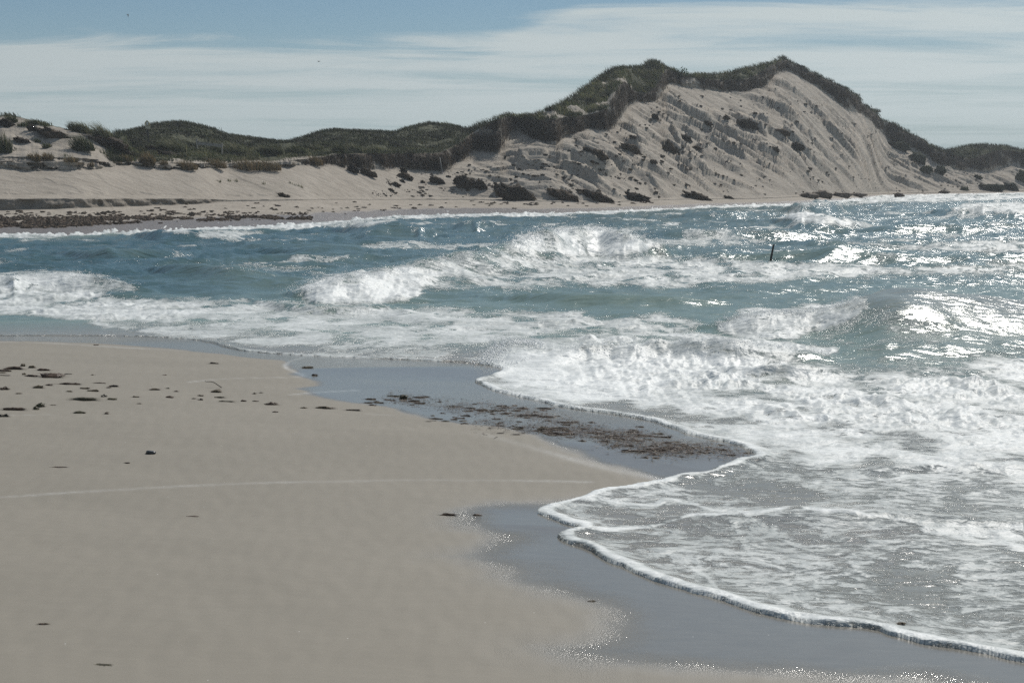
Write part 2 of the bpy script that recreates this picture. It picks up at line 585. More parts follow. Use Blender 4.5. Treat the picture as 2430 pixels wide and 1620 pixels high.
def band_cols(lo, hi, step, wing, n=14):
    a = np.arange(lo, hi, step)
    l = lo - np.geomspace(step * 2, wing, n)[::-1]
    r = hi + np.geomspace(step * 2, wing, n)
    return np.concatenate([l, a, r])


# ------------------------------------------------------------------ near beach
def build_beach():
    pys = np.concatenate([np.arange(770, 1640, 2.6), np.geomspace(1645, 6000, 24), [9000, 16000]])
    pxs = band_cols(-160, 2590, 3.1, 2600)
    PYg, PXg = np.meshgrid(pys, pxs, indexing='ij')
    p = at(PXg, PYg, 0.0)
    X, Y = p[..., 0], p[..., 1]
    z, d = beach_z(X, Y)
    dw = signed(X, Y, wet_w, WET_POLY)                   # positive = wet
    dw = dw + 0.10 * perlin(X * 1.3, Y * 1.3, 2) + 0.05 * perlin(X * 4, Y * 4, 3)
    soft = 0.12 + 0.28 * sstep(22, 14, Y)
    wet = sstep(-soft, soft * 1.3, dw)
    band = np.exp(-((dw + 0.0) / (soft * 1.1)) ** 2) * sstep(40, 12, Y) * (0.6 + 0.6 * perlin(X * 1.7, Y * 1.7, 8))
    line = np.zeros(X.shape)
    for pts, w, a in FOAM_LINES:
        q = on_beach(*np.asarray(chaikin(pts, 2)).T)
        dd, _, _ = seg_dist(X, Y, q[:, :2])
        line = np.maximum(line, a * np.exp(-(dd / w) ** 2) * (0.40 + 0.6 * sstep(-0.5, 0.6, perlin(X * 1.1, Y * 0.6, 15))))
    z = z + 0.004 * perlin(X * 7, Y * 3, 11) * (1 - wet)
    P = np.stack([X, Y, z], -1)
    keep = d > -3.0
    o = grid_mesh('beach', P, M_BEACH, {'wet': wet, 'band': np.clip(band, 0, 1), 'line': line}, keep)
    tag(o, None, None, kind='structure')


build_beach()

# ------------------------------------------------------------------ far shore and dunes
L_W = [(-400, 562), (0, 556), (184, 556), (306, 548), (544, 540), (700, 534), (836, 521), (972, 511), (1108, 508), (1312, 506), (1500, 499), (1700, 489), (1880, 484), (2047, 472), (2093, 463), (2430, 458), (2800, 455)]
L_B1 = [(-400, 503), (0, 499), (260, 491), (480, 483), (530, 478), (800, 474), (1150, 474), (1250, 477), (1400, 481), (1500, 478), (1600, 474), (1828, 471), (1950, 464), (2060, 461), (2430, 453), (2800, 450)]
L_B2 = [(-400, 473), (0, 472.5), (260, 471.5), (480, 471.5), (530, 475), (800, 473), (1150, 473), (1250, 476), (1400, 480), (1500, 477), (1600, 473), (1828, 470), (1950, 463), (2060, 460), (2430, 452), (2800, 449)]
L_T = [(-400, 462), (0, 462), (300, 462), (540, 466), (800, 467), (1150, 469), (1250, 473), (1400, 477), (1500, 474), (1600, 470), (1828, 467), (1950, 460), (2060, 457), (2430, 449), (2800, 446)]
L_C = [(-400, 392), (0, 396), (68, 404), (163, 402), (218, 402), (262, 394), (323, 392), (398, 402), (476, 398), (544, 396), (629, 400), (663, 396), (748, 388), (836, 392), (880, 400), (904, 403), (930, 396), (972, 398), (1040, 401), (1060, 404), (1075, 385), (1105, 380), (1112, 360), (1125, 353), (1150, 358), (1190, 366), (1196, 340), (1206, 318), (1220, 306), (1245, 320), (1278, 333), (1300, 345), (1320, 355), (1332, 330), (1340, 319), (1367, 319), (1390, 305), (1420, 310), (1442, 311), (1460, 295), (1474, 284), (1484, 255), (1508, 240), (1545, 243), (1570, 232), (1580, 196), (1600, 198), (1624, 205), (1658, 210), (1700, 214), (1767, 219), (1800, 208), (1821, 202), (1835, 176), (1850, 168), (1870, 168), (1896, 182), (1947, 213), (1998, 254), (2014, 263), (2040, 268), (2055, 278), (2090, 312), (2125, 345), (2136, 352), (2162, 350), (2190, 364), (2207, 370), (2220, 390), (2248, 396), (2310, 406), (2353, 406), (2391, 394), (2430, 401), (2800, 405)]
L_D = [(-400, 372), (0, 373), (68, 374), (163, 375), (218, 377), (262, 384), (323, 385), (398, 386), (476, 388), (544, 388), (629, 386), (663, 384), (748, 374), (800, 366), (836, 364), (904, 364), (972, 364), (1040, 363), (1060, 355), (1085, 342), (1112, 322), (1130, 308), (1170, 288), (1204, 275), (1245, 283), (1290, 285), (1332, 279), (1367, 276), (1400, 271), (1440, 258), (1455, 225), (1470, 195), (1484, 190), (1500, 215), (1530, 222), (1555, 200), (1566, 170), (1580, 163), (1600, 172), (1624, 182), (1658, 186), (1700, 190), (1767, 188), (1800, 172), (1830, 152), (1855, 140), (1879, 152), (1927, 175), (1964, 192), (1998, 209), (2036, 231), (2046, 250), (2077, 268), (2088, 286), (2123, 295), (2149, 313), (2197, 335), (2207, 352), (2248, 362), (2302, 378), (2322, 370), (2366, 356), (2404, 357), (2430, 362), (2800, 366)]
L_E = [(-400, 270), (0, 274), (20, 272), (44, 276), (68, 284), (109, 294), (163, 307), (190, 309), (238, 318), (272, 327), (289, 315), (340, 304), (367, 294), (432, 289), (476, 297), (510, 306), (537, 320), (578, 324), (629, 331), (667, 337), (690, 335), (731, 323), (765, 311), (795, 307), (846, 310), (890, 311), (938, 314), (965, 304), (1020, 290), (1057, 295), (1108, 304), (1139, 296), (1176, 284), (1210, 275), (1251, 281), (1301, 262), (1352, 237), (1400, 202), (1434, 176), (1457, 163), (1488, 161), (1522, 159), (1542, 145), (1570, 154), (1583, 165), (1610, 178), (1658, 179), (1692, 177), (1726, 173), (1774, 160), (1825, 150), (1855, 137), (1879, 151), (1927, 174), (1964, 191), (1998, 208), (2036, 229), (2046, 249), (2077, 267), (2088, 285), (2123, 294), (2149, 312), (2197, 333), (2207, 345), (2246, 357), (2276, 349), (2310, 344), (2340, 343), (2391, 347), (2430, 356), (2800, 362)]

TER = {}


def build_dunes():
    pxs = band_cols(-200, 2640, 2.4, 1500)
    Cn = len(pxs)
    jit = lambda s, f, a: a * (perlin(pxs / f, pxs * 0 + 0.37, s) + 0.5 * perlin(pxs / f * 2.7, pxs * 0 + 0.37, s + 1))

    def lay(L):
        a = np.asarray(L, float)
        return np.interp(pxs, a[:, 0], a[:, 1])
    yw, yb1, yb2, yt, yc, yd, ye = [lay(L) for L in (L_W, L_B1, L_B2, L_T, L_C, L_D, L_E)]
    kern = np.hanning(41)
    kern /= kern.sum()
    sm = lambda y: np.convolve(np.pad(y, 20, mode='edge'), kern, 'valid')
    yw, yb1, yb2, yt = sm(yw), sm(yb1), sm(yb2), sm(yt)
    k2 = np.hanning(13)
    k2 /= k2.sum()
    sm2 = lambda y: np.convolve(np.pad(y, 6, mode='edge'), k2, 'valid')
    yc, yd = sm2(yc), sm2(yd)
    yc = yc + jit(23, 17, 2.6) + 1.5 * perlin(pxs / 4.5, pxs * 0 + 0.2, 27) * (pxs > 760)
    yd = yd + jit(24, 9, 1.6)
    ye = ye + jit(25, 12, 1.2)
    yb2 = np.minimum(yb2, yb1 - 0.4)
    yt = np.minimum(yt, yb2 - 1.0)
    yc = np.minimum(yc, yt - 2)
    yd = np.minimum(yd, yc - 1.5)
    ye = np.minimum(ye, yd - 0.6)
    ks = np.interp(pxs, [0, 700, 1250, 1600, 2000, 2430], [0.26, 0.26, 0.29, 0.30, 0.30, 0.28])
    kp = np.interp(pxs, [0, 280, 320, 700, 1120, 1200, 1480, 1900, 2200, 2430], [0.30, 0.26, 0.14, 0.12, 0.14, 0.25, 0.32, 0.4, 0.3, 0.2])
    kf = np.interp(pxs, [0, 300, 460, 820], [0.55, 0.55, 0.8, 2.2])
    t = t_of(pxs, 0.02)

    def step(Y0, z0, k_, y):
        e = e_of(y)
        Y1 = (H - z0 + k_ * Y0) / (k_ - e)
        return Y1, H + e * Y1
    Yw = -H / e_of(yw)
    zw = np.zeros(Cn)
    kn = [(Yw - 14, zw - 0.9), (Yw, zw)]
    for k_, y in ((0.05, yb1), (2.6, yb2), (0.08, yt), (ks, yc), (kf, yd), (kp, ye)):
        kn.append(step(kn[-1][0], kn[-1][1], k_, y))
    Ye, ze = kn[-1]
    kn.append((Ye + 12, ze - 2.0))
    kn.append((Ye + 70, ze - 12.0))
    rows = [4, 26, 12, 14, 120, 34, 52, 6, 4]
    Ys, Zs, seg, par = [], [], [], []
    for i, n in enumerate(rows):
        (Y0, z0), (Y1, z1) = kn[i], kn[i + 1]
        for j in range(n + (1 if i == len(rows) - 1 else 0)):
            s = j / n
            sz = s
            if i == 4:
                sz = s
            Ys.append(Y0 + (Y1 - Y0) * s)
            Zs.append(z0 + (z1 - z0) * sz)
            seg.append(i)
            par.append(s)
    Yg = np.array(Ys)
    Zg = np.array(Zs)
    seg = np.array(seg)[:, None]
    par = np.array(par)[:, None]
    Xg = Yg * t[None, :]
    PX = np.broadcast_to(pxs[None, :], Yg.shape)
    u = Xg * 0.43 + Yg * 0.90
    v = Xg * 0.90 - Yg * 0.43
    # the sand slope: chutes and ridges running downslope, slumped slabs with broken edges
    env = (seg == 4) * np.sin(np.pi * np.clip(par, 0, 1)) ** 0.5
    big = sstep(980, 1330, PX) * (1 - 0.5 * sstep(2150, 2350, PX))
    warp = fbm(u / 9, v / 9, 3, 60)
    rid = fbm(u / 3.6 + warp * 0.5, v / 24, 3, 31, 0.5)
    sl_a = fbm(u / 4.6 + warp * 0.8, v / 14 + warp * 0.4, 3, 41, 0.45)
    sl_b = fbm(u / 2.0 + warp * 0.8, v / 8.0, 3, 47, 0.5)
    sl_c = fbm(u / 1.1 + warp, v / 4.5, 3, 53, 0.5)
    slab = sstep(0.08, 0.20, sl_a) * 0.6 + sstep(0.40, 0.50, sl_a) * 0.6 + sstep(0.14, 0.26, sl_b) * 0.36 + sstep(0.18, 0.32, sl_c) * 0.20 - 0.16 * np.abs(perlin(u / 0.9 + warp, v / 9, 57))
    dz = env * (big * (0.22 * rid + slab - 0.2) + (1 - big) * (0.05 * rid + 0.05 * sstep(0.35, 0.45, sl_b)))
    dz = dz + env * 0.05 * perlin(u / 0.7, v / 5.0, 51) * (0.3 + 0.7 * big)
    # broken cliff face: strata pushed in and out of the face, hanging turf lumps
    face = (seg == 5) * np.sin(np.pi * np.clip(par, 0.02, 0.98)) ** 0.4
    left = sstep(760, 700, PX)
    strata = np.sign(perlin(Zg * 4.3 + 0.4 * perlin(u / 2.5, Zg * 0, 70), u * 0.35, 71)) * 0.55 + 0.6 * fbm(u / 1.4, Zg * 1.2, 3, 73)
    lump = 1.3 * fbm(u / 3.0, Zg / 2.2, 4, 77)
    dY = face * (left * strata * 0.9 + (1 - left) * lump)
    dz = dz + (seg == 5) * left * 0.10 * np.sign(perlin(u / 3.0, par * 5.0, 79)) * np.sin(np.pi * par)
    # little scarp at the back of the beach
    sc1 = (seg == 2) * np.sin(np.pi * np.clip(par, 0, 1)) * sstep(535, 500, PX)
    dY = dY + sc1 * 0.55 * fbm(u / 1.3, Zg / 1.5, 4, 81)
    # vegetated top
    top = (seg == 6) * np.sin(np.pi * np.clip(par, 0, 1))
    dz = dz + top * (0.5 * fbm(u / 7, v / 7, 4, 91) + 0.18 * perlin(u / 1.3, v / 1.3, 95))
    # footprints and wind ripples on the upper beach
    fl = ((seg == 3) | (seg == 1)) * 1.0
    dz = dz + fl * 0.05 * fbm(u / 1.1, v / 1.1, 3, 97) * sstep(0.2, 0.8, np.where(seg == 1, par, 1))
    dz = dz + (seg == 4) * sstep(0.16, 0.02, par) * 0.07 * fbm(u / 0.9, v / 0.9, 3, 99)
    Yg2 = Yg + dY
    Xg2 = Yg2 * t[None, :]
    Zg2 = Zg + dz
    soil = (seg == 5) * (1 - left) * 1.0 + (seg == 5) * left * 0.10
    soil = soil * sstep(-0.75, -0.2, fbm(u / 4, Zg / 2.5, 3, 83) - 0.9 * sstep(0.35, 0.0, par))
    soil = np.maximum(soil, (seg == 2) * sstep(535, 500, PX) * 0.45)  # damp sand of the little scarp, darkened further to paint in its shade
    grass = (seg == 6) * 1.0
    gn = fbm(u / 5, v / 5, 4, 101)
    grass = grass * np.where(PX < 285, sstep(0.25, 0.5, gn * 0.6 + 0.5 * sstep(0.72, 1.0, par) + 0.45 * sstep(225, 300, PX)), np.where(PX < 800, sstep(0.0, 0.16, par + 0.1 * gn), 1.0))
    grass = np.where((PX > 1290) & (PX < 1500) & (seg == 6), sstep(-0.25, 0.15, gn + 0.9 * par - 0.15), grass)
    grass = np.maximum(grass, (seg >= 7) * 1.0)
    wet = ((seg <= 0) * 1.0 + (seg == 1) * sstep(0.48, 0.30, par + 0.06 * fbm(u / 3, v / 3, 3, 105)))
    P = np.stack([Xg2, Yg2, Zg2], -1)
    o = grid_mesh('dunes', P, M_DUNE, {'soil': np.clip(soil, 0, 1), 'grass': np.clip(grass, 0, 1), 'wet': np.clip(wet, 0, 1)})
    tag(o, None, None, kind='structure')
    qx, qy = project(Xg2, Yg2, Zg2)
    TER.update(P=P, px=pxs, QX=qx, QY=qy, seg=seg[:, 0], grass=grass, soil=soil, Yw=Yw, t=t, par=par[:, 0])


build_dunes()


def on_dune(px, py):
    c = int(np.argmin(np.abs(TER['QX'][60] - px)))
    q = TER['QY'][:, c]
    run = np.minimum.accumulate(q)
    hit = np.nonzero(q[4:] <= py)[0]
    r = (hit[0] + 4) if len(hit) else int(np.argmin(q))
    return TER['P'][r, c].copy()


# ------------------------------------------------------------------ sea
# crest lines: (px, py of the crest, height), front = side facing the camera
CRESTS = [
    dict(p=[(1600, 779, 0.0), (1680, 768, 0.12), (1740, 750, 0.28), (1800, 739, 0.39), (1900, 736, 0.42), (1990, 718, 0.59), (2050, 700, 0.77), (2120, 687, 0.89), (2200, 690, 0.86), (2300, 702, 0.75), (2430, 716, 0.61), (2700, 732, 0.4), (3000, 760, 0.0)], wf=2.1, wb=3.0, rough=0.04, easy=1.25),
    dict(p=[(660, 700, 0), (720, 682, 0.32), (790, 658, 0.496), (860, 650, 0.528), (960, 632, 0.56), (1050, 608, 0.68), (1130, 598, 0.72), (1230, 574, 0.84), (1300, 552, 1), (1400, 543, 1.08), (1480, 552, 0.96), (1560, 580, 0.56), (1640, 600, 0)], wf=1.5, wb=2.2, rough=0.16),
    dict(p=[(-400, 650, 0.372), (0, 656, 0.384), (60, 648, 0.422), (150, 646, 0.434), (220, 655, 0.372), (300, 668, 0.248), (380, 690, 0)], wf=1.4, wb=2.2, rough=0.12),
    dict(p=[(100, 600, 0.0), (220, 592, 0.4), (300, 585, 0.5), (400, 592, 0.35), (480, 602, 0.0)], wf=1.4, wb=2.5, rough=0.04),
    dict(p=[(330, 640, 0.0), (400, 628, 0.3), (480, 625, 0.4), (600, 640, 0.3), (700, 655, 0.0)], wf=1.6, wb=2.5, rough=0.04),
    dict(p=[(300, 560, 0.0), (380, 546, 0.55), (450, 545, 0.6), (540, 552, 0.4), (640, 560, 0.0)], wf=1.6, wb=2.5, rough=0.08),
    dict(p=[(780, 545, 0.0), (840, 530, 0.6), (900, 527, 0.8), (960, 528, 0.8), (1010, 540, 0.5), (1060, 548, 0.0)], wf=1.8, wb=2.8, rough=0.08),
    dict(p=[(1060, 540, 0.0), (1100, 525, 0.5), (1140, 523, 0.55), (1190, 532, 0.0)], wf=1.6, wb=2.5, rough=0.05),
    dict(p=[(1560, 613, 0.0), (1700, 603, 0.22), (1850, 595, 0.37), (1970, 580, 0.64), (2030, 586, 0.54), (2110, 602, 0.30), (2260, 608, 0.2), (2430, 608, 0.2), (2650, 613, 0.0)], wf=1.4, wb=2.8, rough=0.05),
    dict(p=[(1840, 500, 0.0), (1890, 482, 0.9), (1930, 477, 1.1), (1990, 480, 0.9), (2060, 490, 0.0)], wf=1.8, wb=2.8, rough=0.1),
    dict(p=[(1820, 525, 0.0), (1880, 508, 0.8), (1930, 506, 0.9), (2010, 520, 0.6), (2090, 535, 0.0)], wf=1.8, wb=2.6, rough=0.1),
    dict(p=[(2180, 505, 0.0), (2250, 490, 0.8), (2330, 487, 0.9), (2430, 495, 0.8), (2600, 505, 0.0)], wf=1.8, wb=2.8, rough=0.1),
    dict(p=[(1560, 512, 0.0), (1640, 503, 0.5), (1760, 500, 0.6), (1850, 505, 0.0)], wf=1.6, wb=2.6, rough=0.05),
    dict(p=[(1500, 560, 0.0), (1600, 545, 0.5), (1760, 540, 0.55), (1900, 548, 0.4), (2000, 556, 0.0)], wf=1.6, wb=3.0, rough=0.05),
    dict(p=[(2000, 545, 0.0), (2120, 535, 0.4), (2240, 533, 0.42), (2360, 540, 0.3), (2480, 545, 0.0)], wf=1.6, wb=3.0, rough=0.05),
    dict(p=[(560, 590, 0.0), (700, 583, 0.35), (850, 580, 0.35), (1000, 588, 0.0)], wf=1.6, wb=3.0, rough=0.05),
    dict(p=[(1130, 700, 0.0), (1300, 694, 0.25), (1500, 698, 0.26), (1650, 707, 0.18), (1800, 716, 0.0)], wf=1.3, wb=2.6, rough=0.03),
    dict(p=[(1100, 880, 0.0), (1150, 852, 0.15), (1185, 812, 0.58), (1230, 804, 0.56), (1280, 824, 0.30), (1350, 815, 0.26), (1450, 812, 0.26), (1560, 806, 0.3), (1680, 806, 0.33), (1800, 820, 0.28), (1900, 835, 0.2), (2000, 850, 0.0)], wf=1.0, wb=1.6, rough=0.22),
    dict(p=[(1700, 880, 0.0), (1780, 868, 0.16), (1900, 868, 0.2), (1960, 876, 0.12), (2020, 884, 0.0)], wf=0.7, wb=1.2, rough=0.1),
    dict(p=[(1330, 1240, 0.0), (1420, 1226, 0.05), (1700, 1204, 0.07), (1850, 1196, 0.08), (2000, 1202, 0.08), (2200, 1222, 0.06), (2430, 1240, 0.06)], wf=3.0, wb=4.0, rough=0.02),
    dict(p=[(1900, 1110, 0.0), (2000, 1100, 0.06), (2150, 1094, 0.07), (2300, 1098, 0.07), (2500, 1104, 0.06)], wf=2.0, wb=2.5, rough=0.03),
    dict(p=[(560, 705, 0.0), (650, 716, 0.12), (700, 722, 0.16), (800, 728, 0.16), (900, 726, 0.1), (980, 730, 0.0)], wf=0.9, wb=1.4, rough=0.08),
]
# areas of foam: polygon in the photo, soft edge in pixels, coverage
FOAMS = [
    ([(1110, 906), (1180, 870), (1190, 818), (1260, 808), (1330, 815), (1500, 803), (1700, 815), (1900, 850), (2010, 872), (2120, 870), (2250, 845), (2480, 825), (2600, 1150), (2430, 1160), (2320, 1120), (2200, 1140), (2080, 1095), (1960, 1130), (1850, 1100), (1760, 1085), (1740, 1050), (1640, 1030), (1576, 1002), (1423, 972), (1280, 948), (1178, 926)], 46, 0.85),
    ([(1110, 906), (1190, 818), (1260, 806), (1500, 803), (1850, 840), (1900, 870), (1700, 950), (1420, 975), (1180, 930)], 40, 0.97),
    ([(1250, 1215), (1420, 1160), (1600, 1130), (1760, 1085), (2000, 1105), (2500, 1090), (2600, 1620), (2430, 1575), (2100, 1500), (1700, 1425), (1400, 1310), (1300, 1270)], 14, 0.585),
    ([(2150, 1225), (2300, 1235), (2500, 1240), (2500, 1340), (2300, 1300), (2180, 1270)], 30, 0.80),
    ([(700, 700), (715, 680), (760, 655), (850, 645), (980, 625), (1060, 645), (1000, 700), (960, 722), (800, 726), (710, 715)], 14, 0.95),
    ([(950, 635), (1050, 600), (1130, 590), (1230, 568), (1300, 590), (1420, 620), (1420, 680), (1200, 695), (1000, 690)], 22, 0.68),
    ([(1200, 592), (1240, 560), (1310, 540), (1400, 534), (1500, 548), (1570, 585), (1500, 612), (1350, 612), (1250, 600)], 12, 0.92),
    ([(1330, 605), (1500, 600), (1700, 610), (1830, 618), (1980, 622), (2130, 632), (2300, 624), (2600, 618), (2600, 655), (2200, 655), (1900, 668), (1600, 688), (1400, 680)], 14, 0.74),
    ([(1900, 574), (1990, 572), (2150, 580), (2300, 568), (2600, 568), (2600, 600), (2400, 604), (2200, 598), (2050, 584)], 9, 0.74),
    ([(1500, 572), (1640, 558), (1800, 566), (1850, 580), (1640, 590), (1560, 588)], 9, 0.62),
    ([(-300, 655), (60, 645), (160, 640), (250, 652), (330, 680), (260, 700), (330, 712), (560, 710), (640, 718), (400, 770), (300, 790), (100, 755), (-300, 745)], 16, 0.84),
    ([(260, 705), (560, 708), (700, 715), (980, 725), (1300, 738), (1560, 745), (1660, 772), (1560, 800), (1250, 808), (1100, 828), (700, 828), (520, 815), (320, 790)], 16, 0.74),
    ([(640, 838), (800, 826), (1000, 822), (1180, 822), (1190, 866), (940, 855), (700, 846)], 8, 0.60),
    ([(1690, 785), (1700, 765), (1790, 730), (1900, 728), (1990, 712), (2050, 700), (2060, 720), (2000, 770), (1900, 800), (1800, 815)], 12, 0.80),
    ([(1290, 812), (1400, 795), (1560, 790), (1700, 795), (1900, 812), (1990, 830), (1960, 860), (1700, 830), (1400, 822)], 12, 0.84),
    ([(2000, 735), (2100, 720), (2260, 760), (2250, 830), (2050, 850), (1950, 830), (1900, 800)], 30, 0.44),
    ([(1950, 845), (2200, 840), (2430, 820), (2430, 860), (2100, 880)], 20, 0.45),
    ([(840, 583), (930, 572), (1080, 574), (1190, 577), (1150, 590), (1000, 592), (880, 592)], 5, 0.62),
    ([(1545, 533), (1580, 526), (1625, 532), (1590, 540)], 5, 0.85),
    ([(1855, 518), (1880, 502), (1930, 504), (2000, 518), (2060, 532), (2000, 538), (1930, 530), (1880, 526)], 5, 0.92),
    ([(2250, 500), (2290, 480), (2430, 478), (2600, 480), (2600, 510), (2400, 508), (2300, 506)], 6, 0.82),
    ([(2000, 488), (2040, 472), (2100, 462), (2300, 462), (2600, 460), (2600, 472), (2300, 478), (2100, 482)], 5, 0.80),
    ([(1870, 492), (1900, 474), (1960, 474), (2060, 485), (2000, 492)], 5, 0.62),
    ([(380, 552), (420, 541), (500, 542), (640, 552), (560, 566), (450, 566)], 5, 0.70),
    ([(780, 530), (860, 512), (930, 512), (940, 530), (880, 540), (800, 544)], 6, 0.72),
    ([(400, 628), (480, 612), (560, 625), (700, 640), (650, 650), (500, 645)], 8, 0.36),
    ([(560, 620), (700, 628), (800, 640), (700, 650), (560, 640)], 8, 0.48),
    ([(1100, 730), (1500, 742), (1700, 760), (1640, 800), (1300, 800)], 20, 0.70),
]
FOAM_BANDS = [([(1330, 1262), (1480, 1250), (1620, 1232), (1740, 1212), (1850, 1206), (1960, 1212), (2060, 1228), (2200, 1240), (2430, 1250)], 9, 0.92),
              ([(1290, 1208), (1400, 1190), (1520, 1188), (1640, 1200), (1800, 1205)], 9, 0.80),
              ([(1520, 1172), (1640, 1165), (1800, 1170), (2000, 1160), (2200, 1150)], 7, 0.66),
              ([(1640, 1340), (1700, 1380), (1720, 1420)], 14, 0.72),
              ([(2180, 1420), (2320, 1400), (2460, 1410)], 14, 0.7),
              ([(1900, 1140), (2050, 1150), (2250, 1142), (2430, 1132)], 8, 0.75)]
SEA = {}


def smooth3(p, n=3):
    p = np.asarray(p, float)
    for _ in range(n):
        q = p[:-1] * 0.75 + p[1:] * 0.25
        r = p[:-1] * 0.25 + p[1:] * 0.75
        p = np.concatenate([p[:1], np.stack([q, r], 1).reshape(-1, p.shape[1]), p[-1:]])
    return p



def build_sea():
    pys = np.concatenate([np.arange(448.5, 560, 0.95), np.arange(560, 700, 1.35), np.arange(700, 900, 1.75), np.arange(900, 1650, 2.3), np.geomspace(1660, 2600, 10)])[::-1]
    pxs = band_cols(-140, 2570, 2.8, 1600)
    PYg, PXg = np.meshgrid(pys, pxs, indexing='ij')
    p = at(PXg, PYg, 0.0)
    X, Y = p[..., 0], p[..., 1]
    bz, dl = beach_z(X, Y)
    d = -dl + 0.05 * perlin(X * 1.6, Y * 1.6, 201) + 0.02 * perlin(X * 5, Y * 5, 202)      # positive in the water
    tt = X / Y
    Yw = np.interp(tt, TER['t'], TER['Yw'])
    dfar = (Yw - Y) * 0.5
    open_ = sstep(1.0, 9.0, d) * sstep(-2, 5, dfar)
    # chop
    u = X * 0.80 + Y * 0.60
    v = -X * 0.60 + Y * 0.80
    w = fbm(X / 12, Y / 12, 2, 210)
    ridge = lambda a, b, s: (1 - np.abs(perlin(a, b, s))) ** 2 - 0.55
    far = sstep(34, 70, Y)
    chop = 0.34 * ridge(u / 9 + w, v / 4.2 + w * 0.6, 211) * (0.25 + 0.75 * far) + 0.16 * ridge(u / 3.6 + w, v / 1.9, 213) * (0.4 + 0.6 * far) \
        + 0.055 * perlin(u / 1.1, v / 0.62, 215) + 0.02 * perlin(u / 0.45, v / 0.3, 217)
    z = open_ * (chop - 0.05)
    foam = np.zeros(X.shape)
    front = np.zeros(X.shape)
    crestness = np.zeros(X.shape)
    for c in CRESTS:
        a = smooth3(c['p'])
        pp = np.array([at(x, y, h) for x, y, h in a])
        hh = a[:, 2]
        m = (PXg > a[:, 0].min()) & (PXg < a[:, 0].max())
        h = np.interp(PXg[m], a[:, 0], hh)
        Yc = np.interp(PXg[m], a[:, 0], pp[:, 1])
        slope = np.interp(PXg[m], a[:, 0], np.gradient(pp[:, 1]) / np.maximum(np.gradient(pp[:, 0]), 0.05))
        q = (Yc - Y[m]) / np.sqrt(1 + np.clip(slope, -2.2, 2.2) ** 2)      # positive = in front of the crest
        q = q + (0.15 + 3.0 * c['rough']) * np.maximum(h, 0.1) * fbm(X[m] / 1.5, Y[m] / 1.9, 2, 227)
        h = h * (1 + c['rough'] * 1.5 * perlin(X[m] / 2.6, Y[m] / 2.6, 229))
        dd = np.abs(q)
        wf = np.maximum(h * c['wf'] * 1.7, 0.25) * np.interp(PXg[m], [1950, 2450], [1.0, c.get('easy', 1.0)])
        wb = np.maximum(h * c['wb'], 0.3)
        wob = 1 + 0.22 * perlin(X[m] / 2.2, Y[m] / 2.2, 221)
        sh = np.where(q > 0, np.exp(-(q / (wf * wob)) ** 2), 1.0 / (1 + (q / wb) ** 2) ** 1.6)
        zz = h * sh * (1 + c['rough'] * 1.2 * fbm(X[m] / 1.1, Y[m] / 1.6, 2, 225))
        zz = np.where(dd > 9, zz * sstep(14, 9, dd), zz)
        z[m] = np.where(zz > 0.0, z[m] * (1 - 0.6 * np.clip(sh, 0, 1)) + zz, z[m])
        front[m] = np.maximum(front[m], np.where((q > -0.3) & (h > 0.05), sh, 0))
        crestness[m] = np.maximum(crestness[m], sh * sstep(0.1, 0.5, h))
    # where it lands in the picture tells which foam area it belongs to
    z0 = z * sstep(0.2, 2.5, d)
    qx, qy = project(X, Y, z0)
    wx = qx + 26 * fbm(X / 1.6, Y / 2.6, 3, 231) * sstep(15, 28, Y) + 10 * perlin(X / 0.3, Y / 0.5, 237)
    wy = qy + 7 * fbm(X / 1.2, Y / 2.6, 3, 233) * np.clip((qy - 440) / 300, 0.25, 1.5) * (1 + 1.8 * sstep(980, 1080, qy) * sstep(1260, 1180, qy))
    for poly, soft, a in FOAMS:
        pl = np.asarray(poly, float)
        m = (wx > pl[:, 0].min() - 3 * soft) & (wx < pl[:, 0].max() + 3 * soft) & (wy > pl[:, 1].min() - 2 * soft) & (wy < pl[:, 1].max() + 2 * soft)
        if not m.any():
            continue
        ds = signed(wx[m], wy[m] * 1.0, np.concatenate([pl, pl[:1]]), pl)
        foam[m] = np.maximum(foam[m], a * sstep(-soft, soft, ds))
    for pts, wd, a in FOAM_BANDS:
        dd, _, _ = seg_dist(wx, wy, chaikin(pts, 2))
        foam = np.maximum(foam, a * np.exp(-(dd / wd) ** 2))
    # surf on the far shore, white edges on the near one
    wband = np.interp(PXg, [0, 300, 800, 1000, 1500, 1800, 2100, 2430], [1.5, 1.9, 3.6, 6.0, 5.5, 6.0, 9, 9])
    fsh = sstep(wband * 1.25, wband * 0.7, dfar + 1.2 * fbm(X / 3, Y / 3, 3, 241)) * 0.86
    foam = np.maximum(foam, fsh)
    foam = np.maximum(foam, 0.42 * sstep(0.16, 0.34, z) * far * open_ * sstep(-0.1, 0.35, fbm(X / 4, Y / 5, 3, 243)))
    foam = np.maximum(foam, 0.62 * open_ * far * sstep(0.18, 0.55, fbm(X / 5.5, Y / 8 + 3, 4, 271)))
    foam = np.maximum(foam, 0.30 * open_ * sstep(-0.2, 0.5, fbm(X / 7, Y / 3, 3, 245)))
    edge_amt = np.interp(qx, [-400, 250, 480, 640, 1100, 1250, 1800, 2430], [0.55, 0.55, 0.7, 0.8, 0.9, 1, 1, 1])
    edge = np.exp(-((d - 0.10) / (0.13 + 0.05 * perlin(X, Y, 247))) ** 2) * (d > -0.15)
    foam = np.maximum(foam, edge * edge_amt * 0.98)
    cl_ = np.array([(-500, 757), (60, 757), (180, 764), (290, 778), (380, 796), (430, 812), (-500, 812)], float)
    foam = foam * (1 - 0.85 * sstep(-5, 6, signed(wx, wy, np.concatenate([cl_, cl_[:1]]), cl_)) * sstep(0.25, 0.5, d))
